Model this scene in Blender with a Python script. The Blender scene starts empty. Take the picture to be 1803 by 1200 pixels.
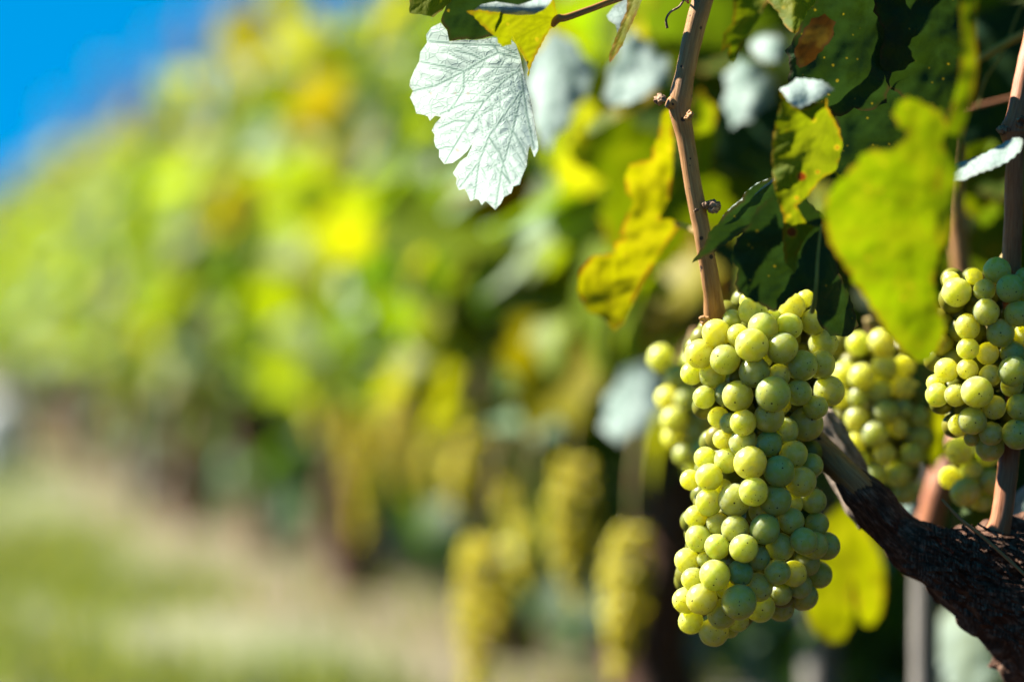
import bpy, bmesh, math, random
import numpy as np
from mathutils import Vector, Matrix, Euler, noise, geometry

random.seed(7)
RNG = np.random.default_rng(11)
SC = bpy.context.scene
COL = SC.collection
R = math.radians

# ------------------------------------------------------------------ camera, sky, sun, exposure
FOC = 105.0
CAM_H = 0.38
KPX = 36.0 / FOC / 1803.0          # tangent per pixel of the 1803 px wide photograph
cam_d = bpy.data.cameras.new('camera')
cam = bpy.data.objects.new('camera', cam_d)
COL.objects.link(cam)
cam.location = (0, 0, CAM_H)
cam.rotation_euler = (R(90), 0, 0)
cam_d.lens = FOC
cam_d.sensor_width = 36.0
cam_d.clip_start = 0.02
cam_d.clip_end = 2000
cam_d.dof.use_dof = True
cam_d.dof.focus_distance = 1.352
cam_d.dof.aperture_fstop = 3.1
SC.camera = cam

SUN_AZ, SUN_EL = 108.0, 44.0       # azimuth counted from "behind the camera" towards the left
sd = Vector((-math.sin(R(SUN_AZ)) * math.cos(R(SUN_EL)), -math.cos(R(SUN_AZ)) * math.cos(R(SUN_EL)), math.sin(R(SUN_EL))))
sun_d = bpy.data.lights.new('sun', 'SUN')
sun_d.energy = 5.0
sun_d.angle = R(0.53)
sun_d.color = (1.0, 0.95, 0.86)
sun = bpy.data.objects.new('sun', sun_d)
COL.objects.link(sun)
sun.rotation_euler = sd.to_track_quat('Z', 'Y').to_euler()
sun.location = (-5, 1, 6)

world = bpy.data.worlds.new('World')
SC.world = world
world.use_nodes = True
wn, wl = world.node_tree.nodes, world.node_tree.links
wn.clear()
w_out = wn.new('ShaderNodeOutputWorld')
w_bg = wn.new('ShaderNodeBackground')
w_sky = wn.new('ShaderNodeTexSky')
w_sky.sky_type = 'NISHITA'
w_sky.sun_disc = False
w_sky.sun_elevation = R(SUN_EL)
w_sky.sun_rotation = math.atan2(sd.x, sd.y)
w_sky.altitude = 600
w_sky.air_density = 1.0
w_sky.dust_density = 0.0
w_sky.ozone_density = 3.0
w_tc = wn.new('ShaderNodeTexCoord')
w_add = wn.new('ShaderNodeVectorMath'); w_add.operation = 'ADD'; w_add.inputs[1].default_value = (0, 0, 0.55)
w_nrm = wn.new('ShaderNodeVectorMath'); w_nrm.operation = 'NORMALIZE'
wl.new(w_tc.outputs['Generated'], w_add.inputs[0])
wl.new(w_add.outputs[0], w_nrm.inputs[0])
wl.new(w_nrm.outputs[0], w_sky.inputs['Vector'])
w_hsv = wn.new('ShaderNodeHueSaturation')
w_hsv.inputs['Saturation'].default_value = 1.5
w_hsv.inputs['Hue'].default_value = 0.485
wl.new(w_sky.outputs[0], w_hsv.inputs['Color'])
wl.new(w_hsv.outputs[0], w_bg.inputs[0])
w_bg.inputs[1].default_value = 0.05
wl.new(w_bg.outputs[0], w_out.inputs[0])

SC.view_settings.view_transform = 'Standard'
SC.view_settings.look = 'None'
SC.view_settings.exposure = 2.1
SC.view_settings.gamma = 1.0
SC.render.engine = 'CYCLES'
SC.cycles.use_denoising = True
SC.cycles.max_bounces = 6
SC.cycles.diffuse_bounces = 1
SC.cycles.glossy_bounces = 2
SC.cycles.transmission_bounces = 4
SC.cycles.caustics_reflective = False
SC.cycles.caustics_refractive = False
SC.cycles.sample_clamp_indirect = 4.0


def at(u, v, y):
    return Vector(((u - 901.5) * KPX * y, y, CAM_H + (600 - v) * KPX * y))


# ------------------------------------------------------------------ object helpers
def empty(name, loc, label=None, cat=None, group=None):
    o = bpy.data.objects.new(name, None)
    COL.objects.link(o)
    o.location = loc
    o.empty_display_size = 0.05
    tag(o, label, cat, group)
    return o


def tag(o, label=None, cat=None, group=None, kind=None):
    if label: o['label'] = label
    if cat: o['category'] = cat
    if group: o['group'] = group
    if kind: o['kind'] = kind
    return o


def link(name, mesh, parent=None, mat=None):
    """mesh in world coordinates; the parent's location is taken off through parent_inverse"""
    o = bpy.data.objects.new(name, mesh)
    COL.objects.link(o)
    if mat and not mesh.materials: mesh.materials.append(mat)
    if parent:
        o.parent = parent
        p, loc = parent, Vector((0, 0, 0))
        while p:
            loc += p.location
            p = p.parent
        o.location = -loc
    return o


def mesh_from(name, verts, faces, smooth=True):
    me = bpy.data.meshes.new(name)
    me.from_pydata([tuple(v) for v in verts], [], faces)
    if smooth:
        me.polygons.foreach_set('use_smooth', [True] * len(me.polygons))
    me.update()
    return me


# ------------------------------------------------------------------ materials
def new_mat(name):
    m = bpy.data.materials.new(name)
    m.use_nodes = True
    n = m.node_tree.nodes
    n.clear()
    return m, n, m.node_tree.links


def N(n, t, **kw):
    x = n.new(t)
    for k, v in kw.items(): setattr(x, k, v)
    return x


def ramp(n, stops, interp='LINEAR'):
    r = n.new('ShaderNodeValToRGB')
    r.color_ramp.interpolation = interp
    el = r.color_ramp.elements
    while len(el) < len(stops): el.new(0.5)
    for e, (p, c) in zip(el, stops):
        e.position = p
        e.color = c if len(c) == 4 else (*c, 1)
    return r


def mixc(n, l, fac, a, b, blend='MIX'):
    m = n.new('ShaderNodeMix'); m.data_type = 'RGBA'; m.blend_type = blend
    for sock, val in ((m.inputs[0], fac), (m.inputs[6], a), (m.inputs[7], b)):
        if hasattr(val, 'is_linked') or isinstance(val, bpy.types.NodeSocket): l.new(val, sock)
        elif isinstance(val, (int, float)): sock.default_value = val
        else: sock.default_value = (*val, 1) if len(val) == 3 else val
    return m.outputs[2]


def math_(n, l, op, a, b=None):
    m = n.new('ShaderNodeMath'); m.operation = op
    for i, val in enumerate((a, b)):
        if val is None: continue
        if isinstance(val, (int, float)): m.inputs[i].default_value = val
        else: l.new(val, m.inputs[i])
    return m.outputs[0]


def sstep(n, l, x, a, b, c=0.0, d=1.0):
    m = n.new('ShaderNodeMapRange'); m.interpolation_type = 'SMOOTHSTEP'
    m.inputs[1].default_value = a; m.inputs[2].default_value = b
    m.inputs[3].default_value = c; m.inputs[4].default_value = d
    l.new(x, m.inputs[0])
    return m.outputs[0]


def grape_material(name, base_a, base_b, bloom, sss=0.0048):
    m, n, l = new_mat(name)
    tc = N(n, 'ShaderNodeTexCoord'); oi = N(n, 'ShaderNodeObjectInfo')
    cmb = N(n, 'ShaderNodeCombineXYZ')
    l.new(math_(n, l, 'MULTIPLY', oi.outputs['Random'], 37.0), cmb.inputs[0])
    off = N(n, 'ShaderNodeVectorMath', operation='ADD')
    l.new(tc.outputs['Object'], off.inputs[0]); l.new(cmb.outputs[0], off.inputs[1])
    base = mixc(n, l, oi.outputs['Random'], base_a, base_b)
    # broad ripening patches
    nz = N(n, 'ShaderNodeTexNoise'); nz.inputs['Scale'].default_value = 1.1; nz.inputs['Detail'].default_value = 2
    l.new(off.outputs[0], nz.inputs['Vector'])
    base = mixc(n, l, sstep(n, l, nz.outputs[0], 0.45, 0.75, 0, 0.35), base, (0.52, 0.37, 0.005))
    # lenticel speckles
    vo = N(n, 'ShaderNodeTexVoronoi'); vo.inputs['Scale'].default_value = 5.4
    l.new(off.outputs[0], vo.inputs['Vector'])
    sep = N(n, 'ShaderNodeSeparateColor'); l.new(vo.outputs['Color'], sep.inputs[0])
    thr = math_(n, l, 'MULTIPLY', math_(n, l, 'POWER', sep.outputs[0], 2.0), 0.24)
    spk = math_(n, l, 'LESS_THAN', vo.outputs['Distance'], thr)
    # brown scar at the far end of the berry (+Z of the berry)
    sx = N(n, 'ShaderNodeSeparateXYZ'); l.new(tc.outputs['Object'], sx.inputs[0])
    rr = math_(n, l, 'SQRT', math_(n, l, 'ADD', math_(n, l, 'MULTIPLY', sx.outputs[0], sx.outputs[0]), math_(n, l, 'MULTIPLY', sx.outputs[1], sx.outputs[1])))
    scar = math_(n, l, 'MULTIPLY', sstep(n, l, rr, 0.040, 0.075, 1, 0), math_(n, l, 'GREATER_THAN', sx.outputs[2], 0.3))
    spots = math_(n, l, 'MAXIMUM', math_(n, l, 'MULTIPLY', spk, 0.8), scar)
    col = mixc(n, l, spots, base, (0.035, 0.018, 0.008))
    p = N(n, 'ShaderNodeBsdfPrincipled')
    l.new(col, p.inputs['Base Color'])
    if sss:
        p.inputs['Subsurface Weight'].default_value = 1.0
        p.inputs['Subsurface Radius'].default_value = (1.0, 0.95, 0.30)
        p.inputs['Subsurface Scale'].default_value = sss
        p.inputs['Subsurface Anisotropy'].default_value = 0.4
    p.inputs['Roughness'].default_value = 0.30
    p.inputs['IOR'].default_value = 1.38
    p.inputs['Specular IOR Level'].default_value = 0.5
    # waxy bloom, thinner where it was rubbed off
    nb = N(n, 'ShaderNodeTexNoise'); nb.inputs['Scale'].default_value = 2.3; nb.inputs['Detail'].default_value = 4
    l.new(off.outputs[0], nb.inputs['Vector'])
    d = N(n, 'ShaderNodeBsdfDiffuse'); 
    l.new(mixc(n, l, spots, bloom, (0.05, 0.03, 0.02)), d.inputs['Color'])
    mx = N(n, 'ShaderNodeMixShader')
    l.new(sstep(n, l, nb.outputs[0], 0.35, 0.7, 0.10, 0.28), mx.inputs[0])
    l.new(p.outputs[0], mx.inputs[1]); l.new(d.outputs[0], mx.inputs[2])
    o = N(n, 'ShaderNodeOutputMaterial'); l.new(mx.outputs[0], o.inputs[0])
    return m


def leaf_material(name, top, top2, under, vein_top, vein_under, trans, spots=0.3, tamt=0.45, edge=(0.35, 0.10, 0.01), edge_amt=0.5, uamt=0.25, cell=3.0):
    m, n, l = new_mat(name)
    geo = N(n, 'ShaderNodeNewGeometry')
    uv = N(n, 'ShaderNodeUVMap'); uv.uv_map = 'leafmap'
    va = N(n, 'ShaderNodeAttribute'); va.attribute_name = 'vein'
    ea = N(n, 'ShaderNodeAttribute'); ea.attribute_name = 'edge'
    nz = N(n, 'ShaderNodeTexNoise'); nz.inputs['Scale'].default_value = 0.8; nz.inputs['Detail'].default_value = 5
    l.new(uv.outputs[0], nz.inputs['Vector'])
    n2 = N(n, 'ShaderNodeTexNoise'); n2.inputs['Scale'].default_value = 2.6; n2.inputs['Detail'].default_value = 3
    l.new(uv.outputs[0], n2.inputs['Vector'])
    # small vein network
    wob = N(n, 'ShaderNodeVectorMath', operation='MULTIPLY_ADD')
    wob.inputs[1].default_value = (0.14, 0.14, 0.0)
    l.new(n2.outputs['Color'], wob.inputs[0]); l.new(uv.outputs[0], wob.inputs[2])
    vo = N(n, 'ShaderNodeTexVoronoi'); vo.feature = 'DISTANCE_TO_EDGE'; vo.inputs['Scale'].default_value = cell
    l.new(wob.outputs[0], vo.inputs['Vector'])
    net = sstep(n, l, vo.outputs['Distance'], 0.0, 0.085, 1, 0)
    vein = math_(n, l, 'MAXIMUM', va.outputs['Fac'], math_(n, l, 'MULTIPLY', net, 0.42))
    t = mixc(n, l, sstep(n, l, nz.outputs[0], 0.40, 0.64), top, top2)
    t = mixc(n, l, math_(n, l, 'MULTIPLY', vein, 0.6), t, vein_top)
    u = mixc(n, l, sstep(n, l, n2.outputs[0], 0.3, 0.75, 0, 0.30), under, tuple(c * 0.72 for c in under))
    u = mixc(n, l, vein, u, vein_under)
    # brown specks and the drying margin
    if spots:
        vs = N(n, 'ShaderNodeTexVoronoi'); vs.inputs['Scale'].default_value = 1.6
        l.new(wob.outputs[0], vs.inputs['Vector'])
        sp = N(n, 'ShaderNodeSeparateColor'); l.new(vs.outputs['Color'], sp.inputs[0])
        thr = math_(n, l, 'MULTIPLY', math_(n, l, 'POWER', sp.outputs[1], 2.0), spots)
        s1 = math_(n, l, 'SUBTRACT', thr, vs.outputs['Distance'])
        halo = sstep(n, l, s1, -0.12, 0.02)
        core = sstep(n, l, s1, 0.0, 0.06)
        t = mixc(n, l, math_(n, l, 'MULTIPLY', halo, 0.8), t, (0.42, 0.30, 0.015))
        t = mixc(n, l, core, t, (0.16, 0.045, 0.01))
        u = mixc(n, l, math_(n, l, 'MULTIPLY', core, 0.5), u, (0.30, 0.17, 0.12))
    em = math_(n, l, 'MULTIPLY', sstep(n, l, ea.outputs['Fac'], 0.35, 1.0), sstep(n, l, nz.outputs[0], 0.40, 0.58, 0, edge_amt))
    t = mixc(n, l, em, t, edge)
    u = mixc(n, l, math_(n, l, 'MULTIPLY', em, 0.5), u, edge)
    col = mixc(n, l, geo.outputs['Backfacing'], t, u)
    p = N(n, 'ShaderNodeBsdfPrincipled')
    l.new(col, p.inputs['Base Color'])
    l.new(math_(n, l, 'MULTIPLY_ADD', geo.outputs['Backfacing'], 0.3), p.inputs['Roughness'])
    p.inputs['Roughness'].default_value = 0.62
    for lk in list(p.inputs['Roughness'].links): l.remove(lk)
    p.inputs['Specular IOR Level'].default_value = 0.10
    bp = N(n, 'ShaderNodeBump'); bp.inputs['Strength'].default_value = 0.2; bp.inputs['Distance'].default_value = 0.0012
    inv = math_(n, l, 'SUBTRACT', 1.0, vein)
    l.new(math_(n, l, 'ADD', inv, math_(n, l, 'MULTIPLY', n2.outputs[0], 0.6)), bp.inputs['Height'])
    l.new(bp.outputs[0], p.inputs['Normal'])
    tr = N(n, 'ShaderNodeBsdfTranslucent')
    tcol = mixc(n, l, math_(n, l, 'MULTIPLY', vein, 0.65), trans, tuple(c * 0.55 for c in trans))
    tcol = mixc(n, l, sstep(n, l, nz.outputs[0], 0.40, 0.64, 0, 0.6), tcol, tuple(0.55 * a + 0.8 * b for a, b in zip(trans, top2)))
    if spots:
        tcol = mixc(n, l, math_(n, l, 'MULTIPLY', halo, 0.5), tcol, (0.6, 0.40, 0.01))
        tcol = mixc(n, l, core, tcol, (0.25, 0.05, 0.005))
    tcol = mixc(n, l, em, tcol, edge)
    l.new(tcol, tr.inputs['Color'])
    mx = N(n, 'ShaderNodeMixShader')
    mf = N(n, 'ShaderNodeMix'); mf.data_type = 'FLOAT'
    mf.inputs[2].default_value = tamt; mf.inputs[3].default_value = uamt
    l.new(geo.outputs['Backfacing'], mf.inputs[0])
    l.new(mf.outputs[0], mx.inputs[0])
    l.new(p.outputs[0], mx.inputs[1]); l.new(tr.outputs[0], mx.inputs[2])
    o = N(n, 'ShaderNodeOutputMaterial'); l.new(mx.outputs[0], o.inputs[0])
    return m


def foliage_material(name):
    """loose foliage: each leaf carries its own colour ('tint'); the felted underside is pale"""
    m, n, l = new_mat(name)
    geo = N(n, 'ShaderNodeNewGeometry')
    at_ = N(n, 'ShaderNodeAttribute'); at_.attribute_name = 'tint'
    sepc = N(n, 'ShaderNodeSeparateColor'); l.new(at_.outputs['Color'], sepc.inputs[0])
    un = mixc(n, l, 0.60, at_.outputs['Color'], (0.25, 0.36, 0.22))
    col = mixc(n, l, geo.outputs['Backfacing'], at_.outputs['Color'], un)
    d = N(n, 'ShaderNodeBsdfPrincipled')
    l.new(col, d.inputs['Base Color']); d.inputs['Roughness'].default_value = 0.5
    d.inputs['Specular IOR Level'].default_value = 0.15
    tr = N(n, 'ShaderNodeBsdfTranslucent')
    l.new(mixc(n, l, 1.0, at_.outputs['Color'], (2.45, 2.25, 0.3), 'MULTIPLY'), tr.inputs['Color'])
    mx = N(n, 'ShaderNodeMixShader')
    mf = N(n, 'ShaderNodeMix'); mf.data_type = 'FLOAT'
    mf.inputs[2].default_value = 0.5; mf.inputs[3].default_value = 0.32
    l.new(geo.outputs['Backfacing'], mf.inputs[0]); l.new(mf.outputs[0], mx.inputs[0])
    l.new(d.outputs[0], mx.inputs[1]); l.new(tr.outputs[0], mx.inputs[2])
    o = N(n, 'ShaderNodeOutputMaterial'); l.new(mx.outputs[0], o.inputs[0])
    return m


def bark_material(name, c1, c2, c3, stretch, scale, bump, rough=0.75, dist=0.002, dots=None):
    m, n, l = new_mat(name)
    uv = N(n, 'ShaderNodeUVMap'); uv.uv_map = 'leafmap'
    mp = N(n, 'ShaderNodeMapping'); mp.inputs['Scale'].default_value = (scale, scale / stretch, 1)
    l.new(uv.outputs[0], mp.inputs[0])
    nz = N(n, 'ShaderNodeTexNoise'); nz.inputs['Scale'].default_value = 1.0; nz.inputs['Detail'].default_value = 7; nz.inputs['Roughness'].default_value = 0.65
    l.new(mp.outputs[0], nz.inputs['Vector'])
    tc = N(n, 'ShaderNodeTexCoord')
    n2 = N(n, 'ShaderNodeTexNoise'); n2.inputs['Scale'].default_value = 55; n2.inputs['Detail'].default_value = 4
    l.new(tc.outputs['Object'], n2.inputs['Vector'])
    r = ramp(n, [(0.30, c1), (0.5, c2), (0.72, c3)])
    l.new(nz.outputs[0], r.inputs[0])
    col = mixc(n, l, sstep(n, l, n2.outputs[0], 0.45, 0.75, 0, 0.5), r.outputs[0], c1)
    if dots:
        vo = N(n, 'ShaderNodeTexVoronoi'); vo.inputs['Scale'].default_value = dots
        l.new(tc.outputs['Object'], vo.inputs['Vector'])
        sp = N(n, 'ShaderNodeSeparateColor'); l.new(vo.outputs['Color'], sp.inputs[0])
        col = mixc(n, l, math_(n, l, 'LESS_THAN', vo.outputs['Distance'], math_(n, l, 'MULTIPLY', math_(n, l, 'POWER', sp.outputs[0], 3.0), 0.26)), col, (0.04, 0.018, 0.01))
    p = N(n, 'ShaderNodeBsdfPrincipled'); l.new(col, p.inputs['Base Color'])
    p.inputs['Roughness'].default_value = rough; p.inputs['Specular IOR Level'].default_value = 0.3
    b = N(n, 'ShaderNodeBump'); b.inputs['Strength'].default_value = bump; b.inputs['Distance'].default_value = dist
    l.new(nz.outputs[0], b.inputs['Height']); l.new(b.outputs[0], p.inputs['Normal'])
    o = N(n, 'ShaderNodeOutputMaterial'); l.new(p.outputs[0], o.inputs[0])
    return m


def plain_material(name, c1, c2, scale, rough=0.7, bump=0.3, trans=None):
    m, n, l = new_mat(name)
    tc = N(n, 'ShaderNodeTexCoord')
    nz = N(n, 'ShaderNodeTexNoise'); nz.inputs['Scale'].default_value = scale; nz.inputs['Detail'].default_value = 6
    l.new(tc.outputs['Object'], nz.inputs['Vector'])
    p = N(n, 'ShaderNodeBsdfPrincipled'); p.inputs['Roughness'].default_value = rough
    l.new(mixc(n, l, sstep(n, l, nz.outputs[0], 0.35, 0.68), c1, c2), p.inputs['Base Color'])
    p.inputs['Specular IOR Level'].default_value = 0.3
    b = N(n, 'ShaderNodeBump'); b.inputs['Strength'].default_value = bump; b.inputs['Distance'].default_value = 0.003
    l.new(nz.outputs[0], b.inputs['Height']); l.new(b.outputs[0], p.inputs['Normal'])
    o = N(n, 'ShaderNodeOutputMaterial'); l.new(p.outputs[0], o.inputs[0])
    return m


M_GRAPE = grape_material('grape_skin', (0.42, 0.385, 0.004), (0.28, 0.33, 0.008), (0.50, 0.56, 0.46), sss=0.045)
M_GRAPE_FAR = grape_material('far_grape_skin', (0.34, 0.28, 0.006), (0.27, 0.25, 0.008), (0.20, 0.20, 0.07), sss=0.03)
M_STEM = plain_material('grape_stem', (0.25, 0.14, 0.05), (0.20, 0.22, 0.05), 120)
M_CANE = bark_material('cane_bark', (0.20, 0.080, 0.022), (0.34, 0.165, 0.055), (0.46, 0.27, 0.11), 14, 9, 0.5, 0.55, 0.0012, dots=230)
M_REDCANE = bark_material('red_cane_bark', (0.20, 0.055, 0.018), (0.34, 0.12, 0.045), (0.42, 0.20, 0.09), 14, 9, 0.4, 0.5, 0.001)
M_BUD = plain_material('bud_scale', (0.10, 0.045, 0.025), (0.32, 0.20, 0.12), 260, 0.8, 0.8)
M_TRUNK = bark_material('old_bark', (0.020, 0.009, 0.005), (0.120, 0.052, 0.027), (0.42, 0.27, 0.18), 6, 9.0, 1.0, 0.9, 0.004)
M_BARK_GREY = bark_material('grey_bark', (0.10, 0.065, 0.04), (0.36, 0.27, 0.19), (0.58, 0.48, 0.38), 5, 5.0, 1.0, 0.9, 0.004)
M_FOLIAGE = foliage_material('vine_foliage')
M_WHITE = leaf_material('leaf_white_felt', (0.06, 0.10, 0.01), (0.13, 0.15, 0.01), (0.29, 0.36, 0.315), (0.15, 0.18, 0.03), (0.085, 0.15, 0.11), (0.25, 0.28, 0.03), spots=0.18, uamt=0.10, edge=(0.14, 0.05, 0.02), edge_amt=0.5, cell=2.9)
M_WHITE_SUNLIT = leaf_material('leaf_white_felt_sunlit', (0.06, 0.10, 0.01), (0.13, 0.15, 0.01), (0.43, 0.52, 0.43), (0.15, 0.18, 0.03), (0.11, 0.19, 0.14), (0.25, 0.28, 0.03), spots=0.18, uamt=0.10, edge=(0.14, 0.05, 0.02), edge_amt=0.5, cell=2.9)  # brighter copy of the white felt, sunlight put into the underside colour
M_YELGREEN = leaf_material('leaf_yellow_green', (0.105, 0.125, 0.003), (0.17, 0.155, 0.003), (0.24, 0.28, 0.12), (0.17, 0.18, 0.01), (0.2, 0.22, 0.06), (0.25, 0.27, 0.001), spots=0.13, edge_amt=0.6, edge=(0.2, 0.06, 0.005))
M_YELLOW = leaf_material('leaf_yellow', (0.16, 0.145, 0.003), (0.22, 0.18, 0.003), (0.28, 0.28, 0.10), (0.24, 0.21, 0.01), (0.2, 0.22, 0.06), (0.36, 0.345, 0.001), spots=0.22, edge=(0.24, 0.07, 0.004), edge_amt=0.95)
M_LIME = leaf_material('leaf_lime', (0.085, 0.125, 0.002), (0.17, 0.155, 0.002), (0.22, 0.29, 0.15), (0.14, 0.17, 0.008), (0.2, 0.22, 0.06), (0.19, 0.27, 0.001), spots=0.10, edge=(0.24, 0.12, 0.004), edge_amt=0.9)
M_SPOTTED = leaf_material('leaf_spotted_green', (0.080, 0.125, 0.004), (0.15, 0.16, 0.004), (0.24, 0.29, 0.20), (0.17, 0.18, 0.01), (0.2, 0.22, 0.06), (0.18, 0.22, 0.002), spots=0.42, edge=(0.28, 0.13, 0.004), edge_amt=0.8)
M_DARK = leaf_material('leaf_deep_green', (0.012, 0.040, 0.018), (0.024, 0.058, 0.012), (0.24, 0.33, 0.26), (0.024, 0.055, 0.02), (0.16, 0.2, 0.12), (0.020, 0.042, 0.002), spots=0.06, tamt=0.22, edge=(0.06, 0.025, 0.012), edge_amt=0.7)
M_GREEN = leaf_material('leaf_mid_green', (0.030, 0.065, 0.006), (0.065, 0.085, 0.006), (0.27, 0.34, 0.28), (0.08, 0.11, 0.015), (0.2, 0.24, 0.12), (0.14, 0.22, 0.003), spots=0.2, tamt=0.42, edge=(0.16, 0.07, 0.01), edge_amt=0.7)


M_RUST = leaf_material('leaf_rust', (0.09, 0.035, 0.006), (0.10, 0.075, 0.008), (0.2, 0.15, 0.08), (0.10, 0.06, 0.01), (0.2, 0.15, 0.06), (0.045, 0.018, 0.002), spots=0, tamt=0.3, edge=(0.05, 0.02, 0.008), edge_amt=0.8)


# ------------------------------------------------------------------ tubes (canes, trunks, stems)
def smooth_path(pts, rads, n):
    P = [Vector(p) for p in pts]
    out, ro = [], []
    seg = len(P) - 1
    for i in range(n):
        f = i / (n - 1) * seg
        k = min(int(f), seg - 1); t = f - k
        p0, p1, p2, p3 = P[max(k - 1, 0)], P[k], P[k + 1], P[min(k + 2, seg)]
        q = 0.5 * ((2 * p1) + (p2 - p0) * t + (2 * p0 - 5 * p1 + 4 * p2 - p3) * t * t + (3 * p1 - p0 - 3 * p2 + p3) * t ** 3)
        out.append(q)
        ro.append(rads[k] * (1 - t) + rads[k + 1] * t)
    return out, ro


def tube(name, pts, rads, n=40, segs=16, rough=0.0, rfreq=60.0, ridges=0.0, cap=True, flakes=0.0, seed=0):
    P, ro = smooth_path(pts, rads, n)
    verts, uvs, faces = [], [], []
    length = 0.0
    ref = None
    for i, p in enumerate(P):
        tn = (P[min(i + 1, n - 1)] - P[max(i - 1, 0)]).normalized()
        if ref is None:
            ref = Vector((0, -1, 0)) if abs(tn.y) < 0.8 else Vector((1, 0, 0))
        a = (ref - tn * ref.dot(tn)).normalized(); ref = a
        b = tn.cross(a)
        if i: length += (p - P[i - 1]).length
        for j in range(segs):
            th = 2 * math.pi * j / segs
            d = a * math.cos(th) + b * math.sin(th)
            r = ro[i]
            if rough or ridges:
                q = p + d * r
                r *= 1 + rough * noise.noise(q * rfreq + Vector((seed, 0, 0)))
                if ridges:
                    w = noise.noise(Vector((math.cos(th) * 3.1 + seed, math.sin(th) * 3.1, length * 14)))
                    r *= 1 + ridges * (1 - abs(w) * 3.0)
                if flakes:
                    f = noise.noise(Vector((math.cos(th) * 2.3, math.sin(th) * 2.3, length * 45)) + Vector((seed, 3, 1)))
                    if f > 0.22: r *= 1 + flakes * min(1, (f - 0.22) * 6)
            verts.append(p + d * r)
            uvs.append((j / segs * 2 * math.pi * 0.7, length * 100))
    for i in range(n - 1):
        for j in range(segs):
            k = (j + 1) % segs
            faces.append((i * segs + j, i * segs + k, (i + 1) * segs + k, (i + 1) * segs + j))
    if cap:
        faces.append(tuple(range(segs - 1, -1, -1)))
        faces.append(tuple((n - 1) * segs + j for j in range(segs)))
    me = mesh_from(name, verts, faces)
    ul = me.uv_layers.new(name='leafmap')
    for lp in me.loops:
        ul.data[lp.index].uv = uvs[lp.vertex_index]
    return me


# ------------------------------------------------------------------ leaves
def resample(poly, step):
    out = []
    n = len(poly)
    for i in range(n):
        a, b = np.array(poly[i], float), np.array(poly[(i + 1) % n], float)
        k = max(1, int(round(np.linalg.norm(b - a) / step)))
        for j in range(k): out.append(a + (b - a) * j / k)
    return np.array(out)


def smooth_poly(poly, it=2):
    p = np.array(poly, float)
    for _ in range(it):
        q = 0.75 * p + 0.25 * np.roll(p, -1, 0)
        r = 0.25 * p + 0.75 * np.roll(p, -1, 0)
        p = np.stack([q, r], 1).reshape(-1, 2)
    return p


def inside(P, poly):
    x, y = P[:, 0], P[:, 1]
    r = np.zeros(len(P), bool)
    n = len(poly)
    for i in range(n):
        x1, y1 = poly[i]; x2, y2 = poly[(i + 1) % n]
        c = ((y1 > y) != (y2 > y))
        with np.errstate(divide='ignore', invalid='ignore'):
            xi = (x2 - x1) * (y - y1) / (y2 - y1) + x1
        r ^= c & (x < xi)
    return r


def seg_dist(P, segs):
    d = np.full(len(P), 1e9)
    for a, b in segs:
        ab = b - a
        L = max(1e-9, float(ab @ ab))
        t = np.clip(((P - a) @ ab) / L, 0, 1)
        d = np.minimum(d, np.linalg.norm(P - (a + t[:, None] * ab), axis=1))
    return d


def auto_veins(pet, tips, gap, seed):
    rg = random.Random(seed)
    main, sec = [], []
    pet = np.array(pet, float)
    for tip in tips:
        path = [pet] + [np.array(q, float) for q in (tip if isinstance(tip[0], (tuple, list)) else [tip])]
        tot = sum(np.linalg.norm(path[i + 1] - path[i]) for i in range(len(path) - 1))
        run = 0
        side = 1
        for i in range(len(path) - 1):
            a, b = path[i], path[i + 1]
            main.append((a, b))
            L = np.linalg.norm(b - a); d = (b - a) / max(L, 1e-6)
            s = gap * 0.7
            while s < L:
                fr = (run + s) / tot
                q = a + d * s
                for sg in (1, -1):
                    an = sg * R(rg.uniform(40, 58))
                    e = np.array([d[0] * math.cos(an) - d[1] * math.sin(an), d[0] * math.sin(an) + d[1] * math.cos(an)])
                    ln = tot * 0.42 * (1.05 - fr) * rg.uniform(.7, 1.1)
                    mid = q + e * ln * 0.5
                    e2 = e * 0.9 + d * 0.25
                    sec.append((q, mid)); sec.append((mid, mid + e2 * ln * 0.5))
                s += gap * rg.uniform(.8, 1.2)
            run += L
    return main, sec


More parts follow.
